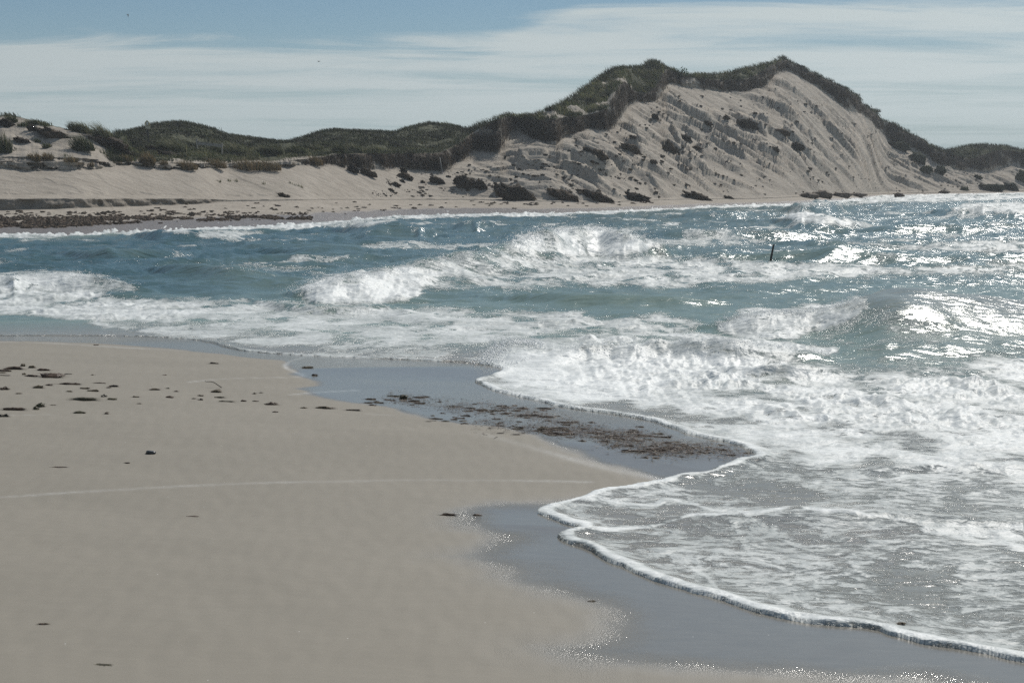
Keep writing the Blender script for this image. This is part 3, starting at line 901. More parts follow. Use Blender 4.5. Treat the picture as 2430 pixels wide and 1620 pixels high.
    foam = foam * np.clip(1.0 - 0.40 * sstep(0.0, 0.6, fbm(X / 1.3, Y / 2.4, 4, 249)) * sstep(1.02, 0.86, foam), 0, 1)
    # billows of foam standing on the water
    thick = sstep(0.62, 0.95, foam)
    lump = (2.0 * billow(X / 0.62, Y / 0.95, 3, 251) - 0.55) * (0.5 + 0.9 * sstep(-0.3, 0.5, fbm(X / 2.5, Y / 3, 2, 253)))
    lump2 = 2.0 * billow(X / 0.24, Y / 0.36, 2, 255) - 0.5
    rough = np.clip(np.interp(qy, [450, 600, 760, 830, 960, 1060, 1200, 1600], [0.16, 0.17, 0.10, 0.14, 0.105, 0.065, 0.03, 0.018]), 0, 1)
    calm = 1 - 0.65 * ((qx > 550) & (qx < 1250) & (qy > 722) & (qy < 830))
    z = z + thick * rough * calm * sstep(0.1, 1.0, d) * (0.75 * lump + 0.22 * lump2 - 0.2) * (1 - (0.6 + 0.35 * sstep(40, 55, Y)) * np.clip(front, 0, 1))
    z = z + front * sstep(0.6, 0.95, foam) * 0.05 * fbm(X / 0.4, Y / 0.7, 2, 257) * sstep(1.0, 3.0, d)
    # thin swash sheet running out over the sand
    sheet = bz + 0.012 + 0.018 * sstep(0, 2, d) + edge_amt * 0.030 * np.exp(-((d - 0.13) / 0.13) ** 2) * (1 + 0.30 * perlin(X / 0.35, Y / 0.5, 259)) + 0.012 * perlin(X / 0.5, Y / 0.6, 261) * sstep(0.1, 1.0, d)
    sheet = np.where(d < 0.02, bz - 0.02 + np.minimum(d, 0) * 0.5, sheet)
    k_ = sstep(0.25, 3.2, d)
    zf = sheet * (1 - k_) + (z + 0.02) * k_
    murk_glow = np.clip(np.interp(Y, [10, 22, 29, 34, 42, 55, 80], [1.0, 0.95, 0.62, 0.50, 0.42, 0.22, 0.10]), 0, 1)
    murk_glow = murk_glow - 0.22 * sstep(900, 200, qx) * sstep(36, 50, Y) + 0.10 * sstep(900, 1900, qx) * sstep(36, 60, Y)
    murk_glow = np.maximum(murk_glow, sstep(7.0, 0.5, d) * 0.97)
    murk_glow = murk_glow + (0.14 + 0.16 * sstep(45, 39, Y)) * crestness * (Y < 75) + 0.10 * fbm(X / 6, Y / 6, 3, 263)  # crests get a lighter body colour, painting the glow of backlit water
    murk_glow = np.maximum(murk_glow, 0.45 * sstep(6, 1, dfar))
    P = np.stack([X, Y, zf], -1)
    keep = (d > -0.35) & (Y < Yw + 6)
    o = grid_mesh('sea', P, M_SEA, {'foam': np.clip(foam, 0, 1), 'murk_glow': np.clip(murk_glow, 0, 1), 'far': far}, keep)
    tag(o, None, None, kind='structure')
    SEA.update(P=P, PX=pxs, d=d, foam=foam)
    SEA['QX'], SEA['QY'] = project(X, Y, zf)


build_sea()


def on_sea(px, py):
    c = int(np.argmin(np.abs(SEA['PX'] - px)))
    q = SEA['QY'][:, c]
    hit = np.nonzero(q <= py)[0]
    r = hit[0] if len(hit) else len(q) - 1
    return SEA['P'][r, c].copy()


# ------------------------------------------------------------------ spray
def octa_cloud(name, C, S, mat):
    b = np.array([[1, 0, 0], [-1, 0, 0], [0, 1, 0], [0, -1, 0], [0, 0, 1], [0, 0, -1]], float)
    f = np.array([[0, 2, 4], [2, 1, 4], [1, 3, 4], [3, 0, 4], [2, 0, 5], [1, 2, 5], [3, 1, 5], [0, 3, 5]])
    n = len(C)
    st = RNG.uniform(0.7, 1.4, (n, 1, 3))
    V = (C[:, None, :] + b[None] * S[:, None, None] * st).reshape(-1, 3)
    Fc = (f[None] + 6 * np.arange(n)[:, None, None]).reshape(-1, 3)
    return new_mesh(name, V, Fc, mat)


def build_spray():
    C, S = [], []

    def along(pts, n, up, spread, size):
        a = np.asarray(pts, float)
        for _ in range(n):
            i = RNG.integers(0, len(a) - 1)
            t = RNG.random()
            px, py = a[i] * (1 - t) + a[i + 1] * t
            p = on_sea(px, py + RNG.uniform(0, 4))
            g = RNG.random() ** 2.2
            ph = perlin(np.array([p[0] * 1.7]), np.array([p[1] * 1.7]), 301)[0]
            p[2] += up * g * max(0.15, 0.6 + 1.1 * ph)
            p[0] += RNG.normal(0, spread)
            p[1] += RNG.normal(0, spread)
            C.append(p)
            S.append(0.8 * size * RNG.uniform(0.4, 1.2) * (1 - 0.6 * g))
    along([(1700, 775), (1760, 748), (1850, 740), (1920, 738), (2000, 722), (2050, 704)], 2400, 0.30, 0.12, 0.014)
    along([(705, 695), (760, 665), (850, 655), (960, 640), (1060, 612), (1150, 605), (1230, 580)], 3600, 0.42, 0.3, 0.018)
    along([(1220, 585), (1260, 562), (1320, 548), (1400, 543), (1480, 552), (1550, 578)], 3000, 0.55, 0.4, 0.024)
    along([(1150, 866), (1172, 842), (1195, 818), (1240, 808), (1275, 825)], 3600, 0.34, 0.14, 0.018)
    along([(1110, 905), (1160, 880), (1200, 868), (1250, 850)], 500, 0.14, 0.08, 0.012)
    along([(1300, 828), (1450, 815), (1600, 808), (1760, 812), (1900, 830), (1990, 842)], 1200, 0.14, 0.2, 0.014)
    along([(0, 660), (60, 652), (160, 650), (240, 660), (320, 680)], 500, 0.2, 0.2, 0.02)
    along([(800, 535), (870, 520), (1000, 512), (1200, 508), (1400, 506)], 400, 0.3, 0.4, 0.04)
    along([(1850, 500), (1930, 480), (2060, 470), (2200, 465)], 200, 0.4, 0.4, 0.05)
    along([(1180, 928), (1280, 950), (1420, 975), (1520, 992), (1640, 1033)], 500, 0.05, 0.08, 0.010)
    o = octa_cloud('spray', np.array(C), np.array(S), M_SPRAY)
    tag(o, 'white spray flung up along the breaking wave crests', 'spray', kind='stuff')


build_spray()


# ------------------------------------------------------------------ blades (grass, roots, weed strands)
def blades(base, height, width, lean, droop, rng, segs=2):
    """base (n,3), lean (n,2) horizontal tip offset; returns verts, quads(as tris)"""
    n = len(base)
    ang = rng.uniform(0, math.pi, n)
    wx, wy = np.cos(ang) * width * 0.5, np.sin(ang) * width * 0.5
    V, Fc = [], []
    for i in range(segs + 1):
        s = i / segs
        cx = base[:, 0] + lean[:, 0] * s ** 1.7
        cy = base[:, 1] + lean[:, 1] * s ** 1.7
        cz = base[:, 2] + height * (s - droop * s ** 3)
        k_ = 1 - s * 0.85
        V.append(np.stack([cx - wx * k_, cy - wy * k_, cz], -1))
        V.append(np.stack([cx + wx * k_, cy + wy * k_, cz], -1))
    V = np.stack(V, 1)
    m = 2 * (segs + 1)
    for i in range(segs):
        a = 2 * i
        Fc += [[a, a + 1, a + 3, a + 2]]
    Fc = (np.array(Fc)[None] + m * np.arange(n)[:, None, None]).reshape(-1, 4)
    return V.reshape(-1, 3), Fc, m


GREEN = np.array([[0.050, 0.064, 0.026], [0.075, 0.085, 0.036], [0.032, 0.044, 0.020], [0.16, 0.145, 0.075]])
STRAW = np.array([[0.20, 0.145, 0.075], [0.14, 0.105, 0.06], [0.08, 0.08, 0.04], [0.26, 0.20, 0.11]])
DARK = np.array([[0.026, 0.034, 0.017], [0.038, 0.046, 0.022], [0.019, 0.024, 0.013], [0.075, 0.076, 0.042]])
PALE = np.array([[0.17, 0.18, 0.105], [0.26, 0.24, 0.14], [0.09, 0.105, 0.05], [0.055, 0.068, 0.032]])
ROOT = np.array([[0.05, 0.038, 0.027], [0.075, 0.056, 0.038], [0.03, 0.024, 0.018], [0.10, 0.075, 0.05]])


def tint_for(pal, n, m, rng, w=(0.35, 0.3, 0.2, 0.15)):
    c = pal[rng.choice(len(pal), n, p=w)] * rng.uniform(0.75, 1.3, (n, 1))
    return np.repeat(c, m, 0)


def build_cover():
    """the close grass cover of the dunes, that nobody could count"""
    rng = np.random.default_rng(12)
    P, QX, QY, seg, grass = TER['P'], TER['QX'], TER['QY'], TER['seg'], TER['grass']
    R, C = QX.shape
    area = np.zeros((R, C))
    area[:-1, :-1] = np.abs(QX[:-1, 1:] - QX[:-1, :-1]) * np.maximum(QY[:-1, :-1] - QY[1:, :-1], 0.12)
    area[(QX < -150) | (QX > 2580)] = 0
    out = []

    def sample(mask, n):
        w = (area * mask).ravel()
        w = w / w.sum()
        i = rng.choice(R * C, n, p=w)
        p = P.reshape(-1, 3)[i].copy()
        p[:, :2] += rng.normal(0, 0.25, (n, 2))
        return p, QX.ravel()[i], QY.ravel()[i]
    s6 = (seg == 6)[:, None]
    s5 = (seg == 5)[:, None]
    top = grass * s6
    # general cover
    nz = fbm(P[..., 0] / 3.2, P[..., 1] / 4.5, 4, 131)
    p, qx, qy = sample(top * sstep(-0.55, 0.05, nz), 62000)
    hgt = rng.uniform(0.2, 0.55, len(p)) * np.where((qx > 290) & (qx < 1130), 0.7, 1.0) * np.where(qx > 1250, 1.25, 1.0)
    ln = np.stack([-hgt * rng.uniform(0.1, 0.8, len(p)), rng.normal(0, 0.25, len(p)) * hgt], -1)
    V, Fc, m = blades(p, hgt, rng.uniform(0.05, 0.11, len(p)), ln, 0.25, rng)
    dark = ((qx > 290) & (qx < 1130) & (qy < 352)) | (qx > 1860)
    c = np.where(np.repeat(dark, m)[:, None], tint_for(DARK, len(p), m, rng), tint_for(GREEN, len(p), m, rng, (0.3, 0.3, 0.15, 0.25)))
    cl2 = fbm(p[:, 0] / 2.4, p[:, 1] / 3.5, 4, 133)
    patch = np.clip(1.0 + 1.1 * cl2, 0.45, 2.2) * np.where((qx > 1230) & (qx < 1500), 1.35, 1.0)
    straw = sstep(0.45, 0.8, cl2)[:, None] * 0.6
    c = c.reshape(len(p), m, 3) * patch[:, None, None]
    c = (c * (1 - straw[:, :, None]) + np.array([0.15, 0.135, 0.075]) * straw[:, :, None]).reshape(-1, 3)
    out.append((V, Fc, c))
    # rim of the cliff and skyline, taller blades
    rim = np.zeros((R, C))
    r6 = np.nonzero(seg == 6)[0]
    rim[r6[0]:r6[0] + 4] = 6.0
    rim[r6[-1] - 3:r6[-1] + 1] = 9.0
    rim = rim * np.maximum(grass, 0.06) * (QX > 255)
    p, qx, qy = sample(rim, 17000)
    hgt = rng.uniform(0.25, 0.75, len(p)) * np.where((qx > 290) & (qx < 1130), 0.6, 1.0)
    ln = np.stack([-hgt * rng.uniform(0.05, 0.7, len(p)), rng.normal(0, 0.2, len(p)) * hgt], -1)
    V, Fc, m = blades(p, hgt, rng.uniform(0.04, 0.09, len(p)), ln, 0.2, rng)
    out.append((V, Fc, tint_for(DARK * 1.2, len(p), m, rng)))
    # turf and roots hanging down the broken face
    face = s5 * (TER['soil'] > 0.3) * (TER['par'][:, None] > 0.15)
    p, qx, qy = sample(face, 19000)
    hgt = -rng.uniform(0.25, 0.9, len(p))
    ln = np.stack([rng.normal(0.1, 0.15, len(p)), -rng.uniform(0.05, 0.35, len(p))], -1)
    p[:, 1] -= 0.15
    V, Fc, m = blades(p, hgt, rng.uniform(0.04, 0.10, len(p)), ln, 0.0, rng)
    out.append((V, Fc, tint_for(ROOT, len(p), m, rng)))
    for i, (nm, lab) in enumerate([('dune_grass', 'close green and dark grass cover on the dune tops'),
                                   ('cliff_edge_grass', 'ragged fringe of taller grass along the dune crests'),
                                   ('hanging_turf', 'dark roots and turf hanging down the broken dune edge')]):
        o = new_mesh(nm, out[i][0], out[i][1], M_GRASS, smooth=False, cols=out[i][2])
        tag(o, lab, 'grass', kind='stuff')


build_cover()


def tussock(px, py, wpx, hpx, pal, label, seed, lean=0.6, group=None, name='grass_tussock', n=None):
    rng = np.random.default_rng(seed)
    p = on_dune(px, py)
    mpp = p[1] / F
    w, h = wpx * mpp, hpx * mpp * (1.35 if pal is PALE else 1.15)
    n = n or int(np.clip(wpx * hpx * 0.35, 60, 420))
    r = np.sqrt(rng.random(n)) * 0.5 * w
    a = rng.uniform(0, 2 * math.pi, n)
    base = np.stack([r * np.cos(a), r * np.sin(a) * 0.7, np.full(n, -0.05)], -1)
    hg = h * rng.uniform(0.55, 1.12, n) * (1 - 0.45 * (r / (0.5 * w + 1e-6)) ** 2)
    ln = np.stack([-hg * lean * rng.uniform(0.2, 1.1, n) + base[:, 0] * 0.35, rng.normal(0, 0.2, n) * hg], -1)
    V, Fc, m = blades(base, hg, rng.uniform(0.035, 0.075, n), ln, 0.22, rng, 3)
    o = new_mesh(name, V, Fc, M_GRASS, smooth=False, cols=tint_for(pal, n, m, rng))
    o.location = p
    tag(o, label, 'grass tussock', group)
    return o


SKY_T = 'grass tussocks on the low left dune'
TUSS = [
    (8, 362, 48, 62, GREEN, 'tall dense green tussock cut by the left edge, above the sand ledges', 0.3),
    (35, 290, 26, 24, GREEN, 'green tussock on the skyline nearest the left edge of the dune', 0.7),
    (60, 300, 26, 15, GREEN, 'low wide tussock just right of the first skyline tussock', 0.6),
    (88, 296, 32, 18, GREEN, 'wind-combed skyline tussock with one long stalk reaching left', 1.1),
    (111, 298, 9, 13, GREEN, 'thin small tuft on the skyline right of the wind-combed tussock', 0.4),
    (181, 308, 25, 25, GREEN, 'upright skyline tussock, left one of the tall pair', 0.6),
    (205, 314, 26, 28, PALE, 'straw-tipped skyline tussock, right one of the tall pair', 0.8),
    (250, 332, 46, 40, PALE, 'large straw-tipped tussock leaning left above the dark hollow', 0.9),
    (203, 358, 52, 47, GREEN, 'big dark green tussock casting a shadow on the bare sand slope', 0.7),
    (93, 338, 20, 13, GREEN, 'small grey-green tuft standing alone on the bare sand, upper one', 0.3),
    (116, 351, 22, 18, GREEN, 'small pointed tuft standing alone on the bare sand, lower one', 0.3),
    (75, 378, 14, 20, STRAW, 'left tuft of the row on top of the sand ledges', 0.2),
    (90, 384, 18, 28, STRAW, 'tallest tuft of the row on top of the sand ledges, straw at its foot', 0.2),
    (116, 380, 28, 22, STRAW, 'right tuft of the row on top of the sand ledges', 0.25),
    (170, 384, 34, 16, STRAW, 'low straw-coloured tuft hanging over the middle of the ledges', 0.2),
    (219, 397, 10, 20, STRAW, 'narrow brown tuft hanging down at the right end of the ledges', 0.0),
    (301, 384, 30, 22, STRAW, 'brownish tuft at the left of the second group of ledges', 0.2),
    (335, 373, 12, 12, GREEN, 'pair of short upright tufts behind the second ledges', 0.1),
    (353, 392, 34, 38, STRAW, 'tall spiky tuft on top of the second ledges', 0.15),
    (391, 390, 18, 16, STRAW, 'small straw tuft right of the second ledges', 0.3),
    (446, 402, 48, 28, STRAW, 'wide straw-brown tussock over the third short ledge', 0.4),
    (512, 398, 52, 28, STRAW, 'ragged straw tussock left of the long brown mat', 0.4),
    (590, 403, 70, 34, STRAW, 'long brown grass mat hanging over the slope, left half', 0.5),
    (638, 404, 62, 34, STRAW, 'long brown grass mat hanging over the slope, right half', 0.5),
    (748, 392, 38, 28, STRAW, 'brown tuft hanging over the slope left of the dark cliff', 0.4),
    (425, 364, 52, 38, PALE, 'pale-tipped round tussock in the hollow right of the sign', 0.8),
    (392, 362, 40, 28, GREEN, 'grey-green tussock between the sign and the pale-tipped tussock', 0.8),
    (560, 366, 62, 34, PALE, 'pale-tipped wide tussock right of the wooden barrier', 0.8),
    (512, 364, 42, 26, GREEN, 'grey tussock in front of the wooden barrier', 0.8),
    (627, 366, 28, 24, PALE, 'yellowish tuft in the middle of the hollow', 0.6),
    (655, 367, 44, 30, GREEN, 'green tussock right of the yellowish tuft in the hollow', 0.7),
    (704, 365, 46, 28, GREEN, 'wide green tussock at the right end of the hollow', 0.7),
    (757, 358, 28, 18, PALE, 'pale low tuft in front of the second dark hill', 0.7),
    (808, 363, 32, 30, GREEN, 'upright green tussock standing at the start of the dark cliff', 0.5),
    (848, 362, 34, 26, PALE, 'pale-tipped tussock on the cliff edge', 0.8),
    (892, 361, 40, 18, PALE, 'low pale tuft on the cliff edge, right of the pale-tipped tussock', 0.7),
    (540, 320, 12, 8, PALE, 'tiny tuft on the right shoulder of the first dark hill', 0.6),
    (1060, 298, 26, 11, PALE, 'wind-bent tuft on the ridge right of the second dark hill', 1.0),
]
for i, (px, py, w, h, pal, lab, le) in enumerate(TUSS):
    tussock(px, py, w, h, pal, lab, 500 + i, le, SKY_T if i < 9 else 'tufts of marram along the dune edge')
for i, (px, py) in enumerate([(690, 436), (700, 440), (712, 443), (718, 447), (520, 432), (545, 430), (560, 431), (628, 438)]):
    tussock(px, py, 10, 9, PALE, 'thin sparse green sprig growing on the smooth lower sand slope', 600 + i, 0.2, 'sparse sprigs on the smooth slope', 'grass_sprig', 16)
for i, (px, py, w, h, lab) in enumerate([
        (1470, 162, 26, 9, 'tuft on the left shoulder of the big dune'), (1550, 146, 26, 14, 'spiky tuft crowning the left peak of the big dune'),
        (1688, 178, 16, 10, 'spiky tuft in the saddle between the two peaks'), (1660, 180, 14, 8, 'smaller tuft left of the saddle tuft'),
        (1853, 139, 22, 12, 'spiky grass crown on the highest peak of the big dune'), (1300, 263, 18, 14, 'tuft sticking up from the left foot of the green slope'),
        (1930, 176, 18, 10, 'first tuft down the right crest from the highest peak'), (1964, 194, 16, 10, 'second tuft down the right crest from the highest peak'),
        (2000, 210, 16, 10, 'third tuft down the right crest from the highest peak'), (2074, 266, 22, 14, 'dense tuft on the crest below the overhang, right flank'),
        (2148, 312, 18, 12, 'tuft on the low right end of the crest')]):
    tussock(px, py, w, h, DARK * 1.3, lab, 640 + i, 0.35, 'tufts on the crest of the big dune')


# ------------------------------------------------------------------ lumpy bodies (turf clods, rocks, weed mounds)
def ico(sub):
    import bmesh
    bm = bmesh.new()
    bmesh.ops.create_icosphere(bm, subdivisions=sub, radius=1.0)
    bm.verts.ensure_lookup_table()
    v = np.array([x.co[:] for x in bm.verts])
    f = np.array([[w.index for w in p.verts] for p in bm.faces])
    bm.free()
    return v, f


ICO3, ICO2 = ico(3), ico(2)


def lumpy(dim, seed, base=ICO3, amp=0.35, freq=1.6):
    v, f = base
    n = fbm(v[:, 0] * freq + v[:, 2] * 0.7, v[:, 1] * freq + v[:, 2] * 1.3, 3, seed)
    r = 1 + amp * n
    V = v * r[:, None] * (np.asarray(dim) * 0.5)[None]
    return V, f


def clod(px, py, wpx, hpx, label, seed, group='turf clods slumped on the slope', pal=ROOT, tilt=0.45, name='turf_clod', fringe=True, cat='turf clod'):
    """(px,py) = lower edge middle of the clod in the photo"""
    rng = np.random.default_rng(seed)
    p = on_dune(px, py)
    mpp = p[1] / F
    w, h = wpx * mpp, hpx * mpp
    V, Fc = lumpy((w * 1.02, w * 0.6, h * 0.9), seed, amp=0.75, freq=2.3)
    V[:, 2] += h * 0.20 + V[:, 0] * (-tilt) * 0.6
    n = int(np.clip(wpx * 5, 40, 260)) if fringe else 0
    tint = np.tile(pal[rng.integers(0, 3)] * 0.9, (len(V), 1)) * rng.uniform(0.7, 1.3, (len(V), 1))
    me_v, me_f = [V], [np.concatenate([Fc, Fc[:, 2:3]], 1)]
    o = new_mesh(name, V, Fc, M_TURF, cols=tint)
    o.location = p
    tag(o, label, cat, group)
    if n:
        i = rng.choice(len(V), n, p=(np.clip(V[:, 2] - V[:, 2].min(), 0.01, None) / np.clip(V[:, 2] - V[:, 2].min(), 0.01, None).sum()))
        b = V[i] * 0.96
        hg = rng.uniform(0.12, 0.4, n) * min(1.0, h * 0.5 + 0.25)
        ln = np.stack([rng.normal(-0.1, 0.25, n), rng.normal(-0.1, 0.2, n)], -1) * hg[:, None] * 1.6
        bv, bf, m = blades(b, hg, rng.uniform(0.03, 0.07, n), ln, 0.4, rng)
        gf = new_mesh('grass_fringe', bv, bf, M_GRASS, smooth=False, parent=o, cols=tint_for(pal * 1.2, n, m, rng))
        gf['kind'] = 'stuff'
    return o


CLODS = [
    (1103, 444, 46, 34, 'long dark turf clod sliding down right of the low cliff'),
    (1140, 448, 28, 26, 'smaller turf clod just below the long dark clod'),
    (1225, 473, 74, 44, 'largest dark turf mass at the foot of the slope'),
    (1190, 462, 30, 30, 'turf block against the left side of the largest dark mass'),
    (1338, 474, 62, 28, 'dark turf mound at the slope foot, right of the largest mass'),
    (1413, 476, 74, 30, 'wide dark turf mound at the slope foot, middle of the row'),
    (1518, 476, 60, 20, 'low turf mound at the slope foot below the big slope'),
    (1656, 472, 56, 20, 'rightmost dark turf mound along the foot of the big slope'),
    (1425, 376, 36, 22, 'dark clod on the slope below the second cliff buttress'),
    (1396, 360, 20, 14, 'small clod just above the one below the second buttress'),
    (1495, 358, 46, 22, 'elongated dark clod in the upper left of the big slope'),
    (1590, 362, 30, 30, 'steep narrow clod trailing downslope left of the slope middle'),
    (1776, 306, 40, 24, 'dark clod in the upper middle of the big slope'),
    (1856, 318, 32, 14, 'flat dark clod right of the upper middle clod'),
    (1890, 354, 26, 18, 'clod below and right of the flat dark clod'),
    (1840, 369, 18, 10, 'small clod near the middle of the big slope'),
    (1551, 393, 14, 10, 'small round clod lying alone left of the slope middle'),
    (1677, 297, 18, 14, 'small clod under the saddle of the crest'),
    (1552, 284, 14, 14, 'small clod high under the left peak'),
    (1721, 285, 14, 12, 'small clod right of the one under the saddle'),
    (838, 408, 24, 26, 'double stacked clod under the left end of the low cliff'),
    (872, 416, 34, 22, 'clod right of the double stacked clod'),
    (962, 424, 32, 18, 'clod with loose crumbs below the middle of the low cliff'),
    (958, 408, 14, 14, 'small clod fallen close against the low cliff'),
    (1040, 434, 34, 18, 'flattened greyish clod below the right end of the low cliff'),
    (941, 442, 20, 12, 'small clod low on the pinkish sand'),
    (955, 432, 12, 8, 'very small clod above the one on the pinkish sand'),
    (928, 453, 14, 7, 'brown crumb nearest the beach below the low cliff'),
    (810, 394, 17, 11, 'small clod left of the double stacked clod'),
    (1004, 434, 9, 8, 'tiny clod between the low cliff and the flattened clod'),
    (672, 468, 24, 13, 'lone dark clump on the smooth beach slope left of the cliffs'),
    (133, 324, 72, 22, 'long dark turf overhang below the skyline of the left dune'),
    (262, 348, 92, 30, 'dark turf bank over the shaded hollow of the left dune'),
    (20, 300, 42, 20, 'dark turf hump at the left edge below the first tussock'),
    (82, 310, 24, 18, 'dark rounded turf lump left of the long overhang'),
    (57, 340, 36, 13, 'flat dark turf lump lying on the bare sand of the left dune'),
    (365, 357, 24, 14, 'dark turf lump right of the sign pole'),
    (402, 372, 46, 12, 'flat dark turf strip on the sand below the pale-tipped tussock'),
    (1730, 471, 22, 8, 'flat clump on the narrow beach right of the turf mounds'),
    (1620, 330, 42, 14, 'brown grassy clump in the middle of the upper slope'),
    (1500, 330, 16, 9, 'brown scrap of turf above the elongated clod'),
    (1655, 356, 24, 10, 'thin brown turf scrap at the slope middle'),
]
for i, (px, py, w, h, lab) in enumerate(CLODS):
    clod(px, py, w, h, lab, 700 + i)
BUSH = [(2130, 356, 40, 30, 'dark bush at the edge of the right cliff, highest of the bushes'), (2176, 384, 32, 30, 'rounded olive bush on the right flank'),
        (2196, 410, 28, 22, 'low bush below the rounded olive bush'), (2231, 412, 22, 24, 'bush at the foot of the right cliff'),
        (2357, 453, 48, 24, 'dark bush by the water at the far right, left one'), (2398, 451, 38, 24, 'dark bush by the water at the far right, right one'),
        (2424, 428, 24, 34, 'bush cut by the right edge of the picture'), (2318, 424, 20, 12, 'small bush on the far right slope'), (2290, 452, 18, 12, 'small bush low on the far right slope')]
for i, (px, py, w, h, lab) in enumerate(BUSH):
    clod(px, py, w, h, lab, 780 + i, 'bushes on the right flank', DARK * 1.3, 0.1, 'bush', True, 'bush')
for i in range(70):
    r = np.random.default_rng(900 + i)
    px = r.uniform(1060, 1960)
    lo = np.interp(px, [1060, 1300, 1600, 1850, 1960], [405, 350, 240, 200, 240])
    py = r.uniform(lo + 15, 455)
    s = r.uniform(4, 11)
    clod(px, py, s, s * 0.55, 'small dark crumb of turf on the ' + ('left' if px < 1350 else 'middle' if px < 1650 else 'right') + ' part of the big sand slope, ' + ('upper half' if py < 360 else 'lower half'), 900 + i, 'turf crumbs scattered on the slope', ROOT, 0.3, 'turf_crumb', False, 'turf crumb')

rd = np.random.default_rng(88)
C, S = [], []
for i in range(2600):
    px = rd.uniform(880, 2330)
    lo = np.interp(px, [880, 1060, 1300, 1600, 1850, 2050, 2330], [405, 405, 345, 230, 185, 280, 410])
    py = lo + (468 - lo) * rd.random() ** 0.8
    if perlin(np.array([px / 60 + py / 90]), np.array([py / 22 - px / 60]), 44)[0] < 0.05:
        continue
    C.append(on_dune(px, py))
    S.append(0.05 + 0.16 * rd.random() ** 3)
C, S = np.array(C), np.array(S)
v, f = ico(1)
V = (C[:, None, :] + v[None] * S[:, None, None] * np.array([1.4, 1.1, 0.8]) * rd.uniform(0.5, 1.4, (len(C), len(v), 1))).reshape(-1, 3)
Fc = (f[None] + len(v) * np.arange(len(C))[:, None, None]).reshape(-1, 3)
tc_ = np.repeat(np.array([[0.07, 0.055, 0.042], [0.10, 0.08, 0.06], [0.19, 0.16, 0.13]])[rd.integers(0, 3, len(C))], len(v), 0)
o = new_mesh('slope_debris', V, Fc, M_TURF, smooth=False, cols=tc_)
tag(o, 'fine crumbs of turf and sand strewn over the dune slope', 'debris', kind='stuff')

sh = on_dune(1615, 181)
rng = np.random.default_rng(55)
n = 120
b = rng.normal(0, 1, (n, 3)) * np.array([0.35, 0.35, 0.3]) + np.array([0, 0, 0.5])
V, Fc, m = blades(b, rng.uniform(0.15, 0.35, n), rng.uniform(0.12, 0.25, n), rng.normal(0, 0.2, (n, 2)), 0.3, rng)
o = new_mesh('shrub', V, Fc, M_GRASS, smooth=False, cols=tint_for(np.array([[0.03, 0.075, 0.03], [0.04, 0.09, 0.04], [0.02, 0.05, 0.02], [0.05, 0.1, 0.05]]), n, m, rng))
o.location = sh
tag(o, 'small leafy bright green shrub in the notch between the two peaks', 'shrub')


# ------------------------------------------------------------------ rocks by the water
def rock(px, py, wpx, hpx, label, seed, cat='rock', name='rock'):
    p = on_dune(px, py)
    mpp = p[1] / F
    V, Fc = lumpy((wpx * mpp, wpx * mpp * 0.7, hpx * mpp * 1.5), seed, amp=0.5, freq=2.2)
    V[:, 2] += hpx * mpp * 0.25
    o = new_mesh(name, V, Fc, M_ROCK)
    o.location = p
    tag(o, label, cat, 'lumps at the water edge of the big dune')


for i, (px, py, w, h, lab) in enumerate([(1917, 469, 44, 11, 'brown lump at the water edge, leftmost of the row'), (1950, 468, 50, 14, 'largest brown lump at the water edge below the big dune'),
                                         (1995, 467, 46, 10, 'brown lump at the water edge, right of the largest'), (2035, 466, 40, 8, 'low brown lump at the right end of the row'),
                                         (2240, 459, 22, 7, 'small dark lump on the narrow beach at the far right')]):
    rock(px, py, w, h, lab, 820 + i)
pb = on_sea(2133, 470)
V, Fc = lumpy((25 * pb[1] / F, 1.2, 14 * pb[1] / F), 830, amp=0.35, freq=1.8)
o = new_mesh('boulder', V, Fc, M_ROCK)
o.location = (pb[0], pb[1], 0.3)
tag(o, 'dark boulder standing alone in the surf below the right cliff', 'boulder')


# ------------------------------------------------------------------ tubes and boxes
def tube(path, radii, sides=8, cap=True):
    path = np.asarray(path, float)
    n = len(path)
    V, Fc = [], []
    for i in range(n):
        d = path[min(i + 1, n - 1)] - path[max(i - 1, 0)]
        d = d / (np.linalg.norm(d) + 1e-9)
        a = np.cross(d, [0.3, 0.9, 0.2])
        a /= np.linalg.norm(a)
        c = np.cross(d, a)
        for k_ in range(sides):
            w = 2 * math.pi * k_ / sides
            V.append(path[i] + radii[i] * (a * math.cos(w) + c * math.sin(w)))
    for i in range(n - 1):
        for k_ in range(sides):
            j = (k_ + 1) % sides
            Fc.append([i * sides + k_, i * sides + j, (i + 1) * sides + j, (i + 1) * sides + k_])
    if cap:
        for i, rev in ((0, True), (n - 1, False)):
            ci = len(V)
            V.append(path[i])
            for k_ in range(sides):
                j = (k_ + 1) % sides
                q = [i * sides + k_, i * sides + j, ci, ci]
                Fc.append(q)
    return np.array(V), Fc


def poly_mesh(name, V, Fc, mat, parent=None, smooth=True):
    me = bpy.data.meshes.new(name)
    me.from_pydata([tuple(v) for v in V], [], [tuple(dict.fromkeys(f)) for f in Fc])
    me.update()
    for p_ in me.polygons:
        p_.use_smooth = smooth
    me.materials.append(mat)
    o = bpy.data.objects.new(name, me)
    COL.objects.link(o)
    if parent is not None:
        o.parent = parent
    return o


def empty(name, loc):
    o = bpy.data.objects.new(name, None)
    COL.objects.link(o)
    o.location = loc
    return o


def extrude_poly(pts, y0, y1):
    n = len(pts)
    V = [(x, y0, z) for x, z in pts] + [(x, y1, z) for x, z in pts]
    Fc = [list(range(n)), list(range(2 * n - 1, n - 1, -1))]
    for i in range(n):
        j = (i + 1) % n
        Fc.append([i, n + i, n + j, j])
    return V, Fc


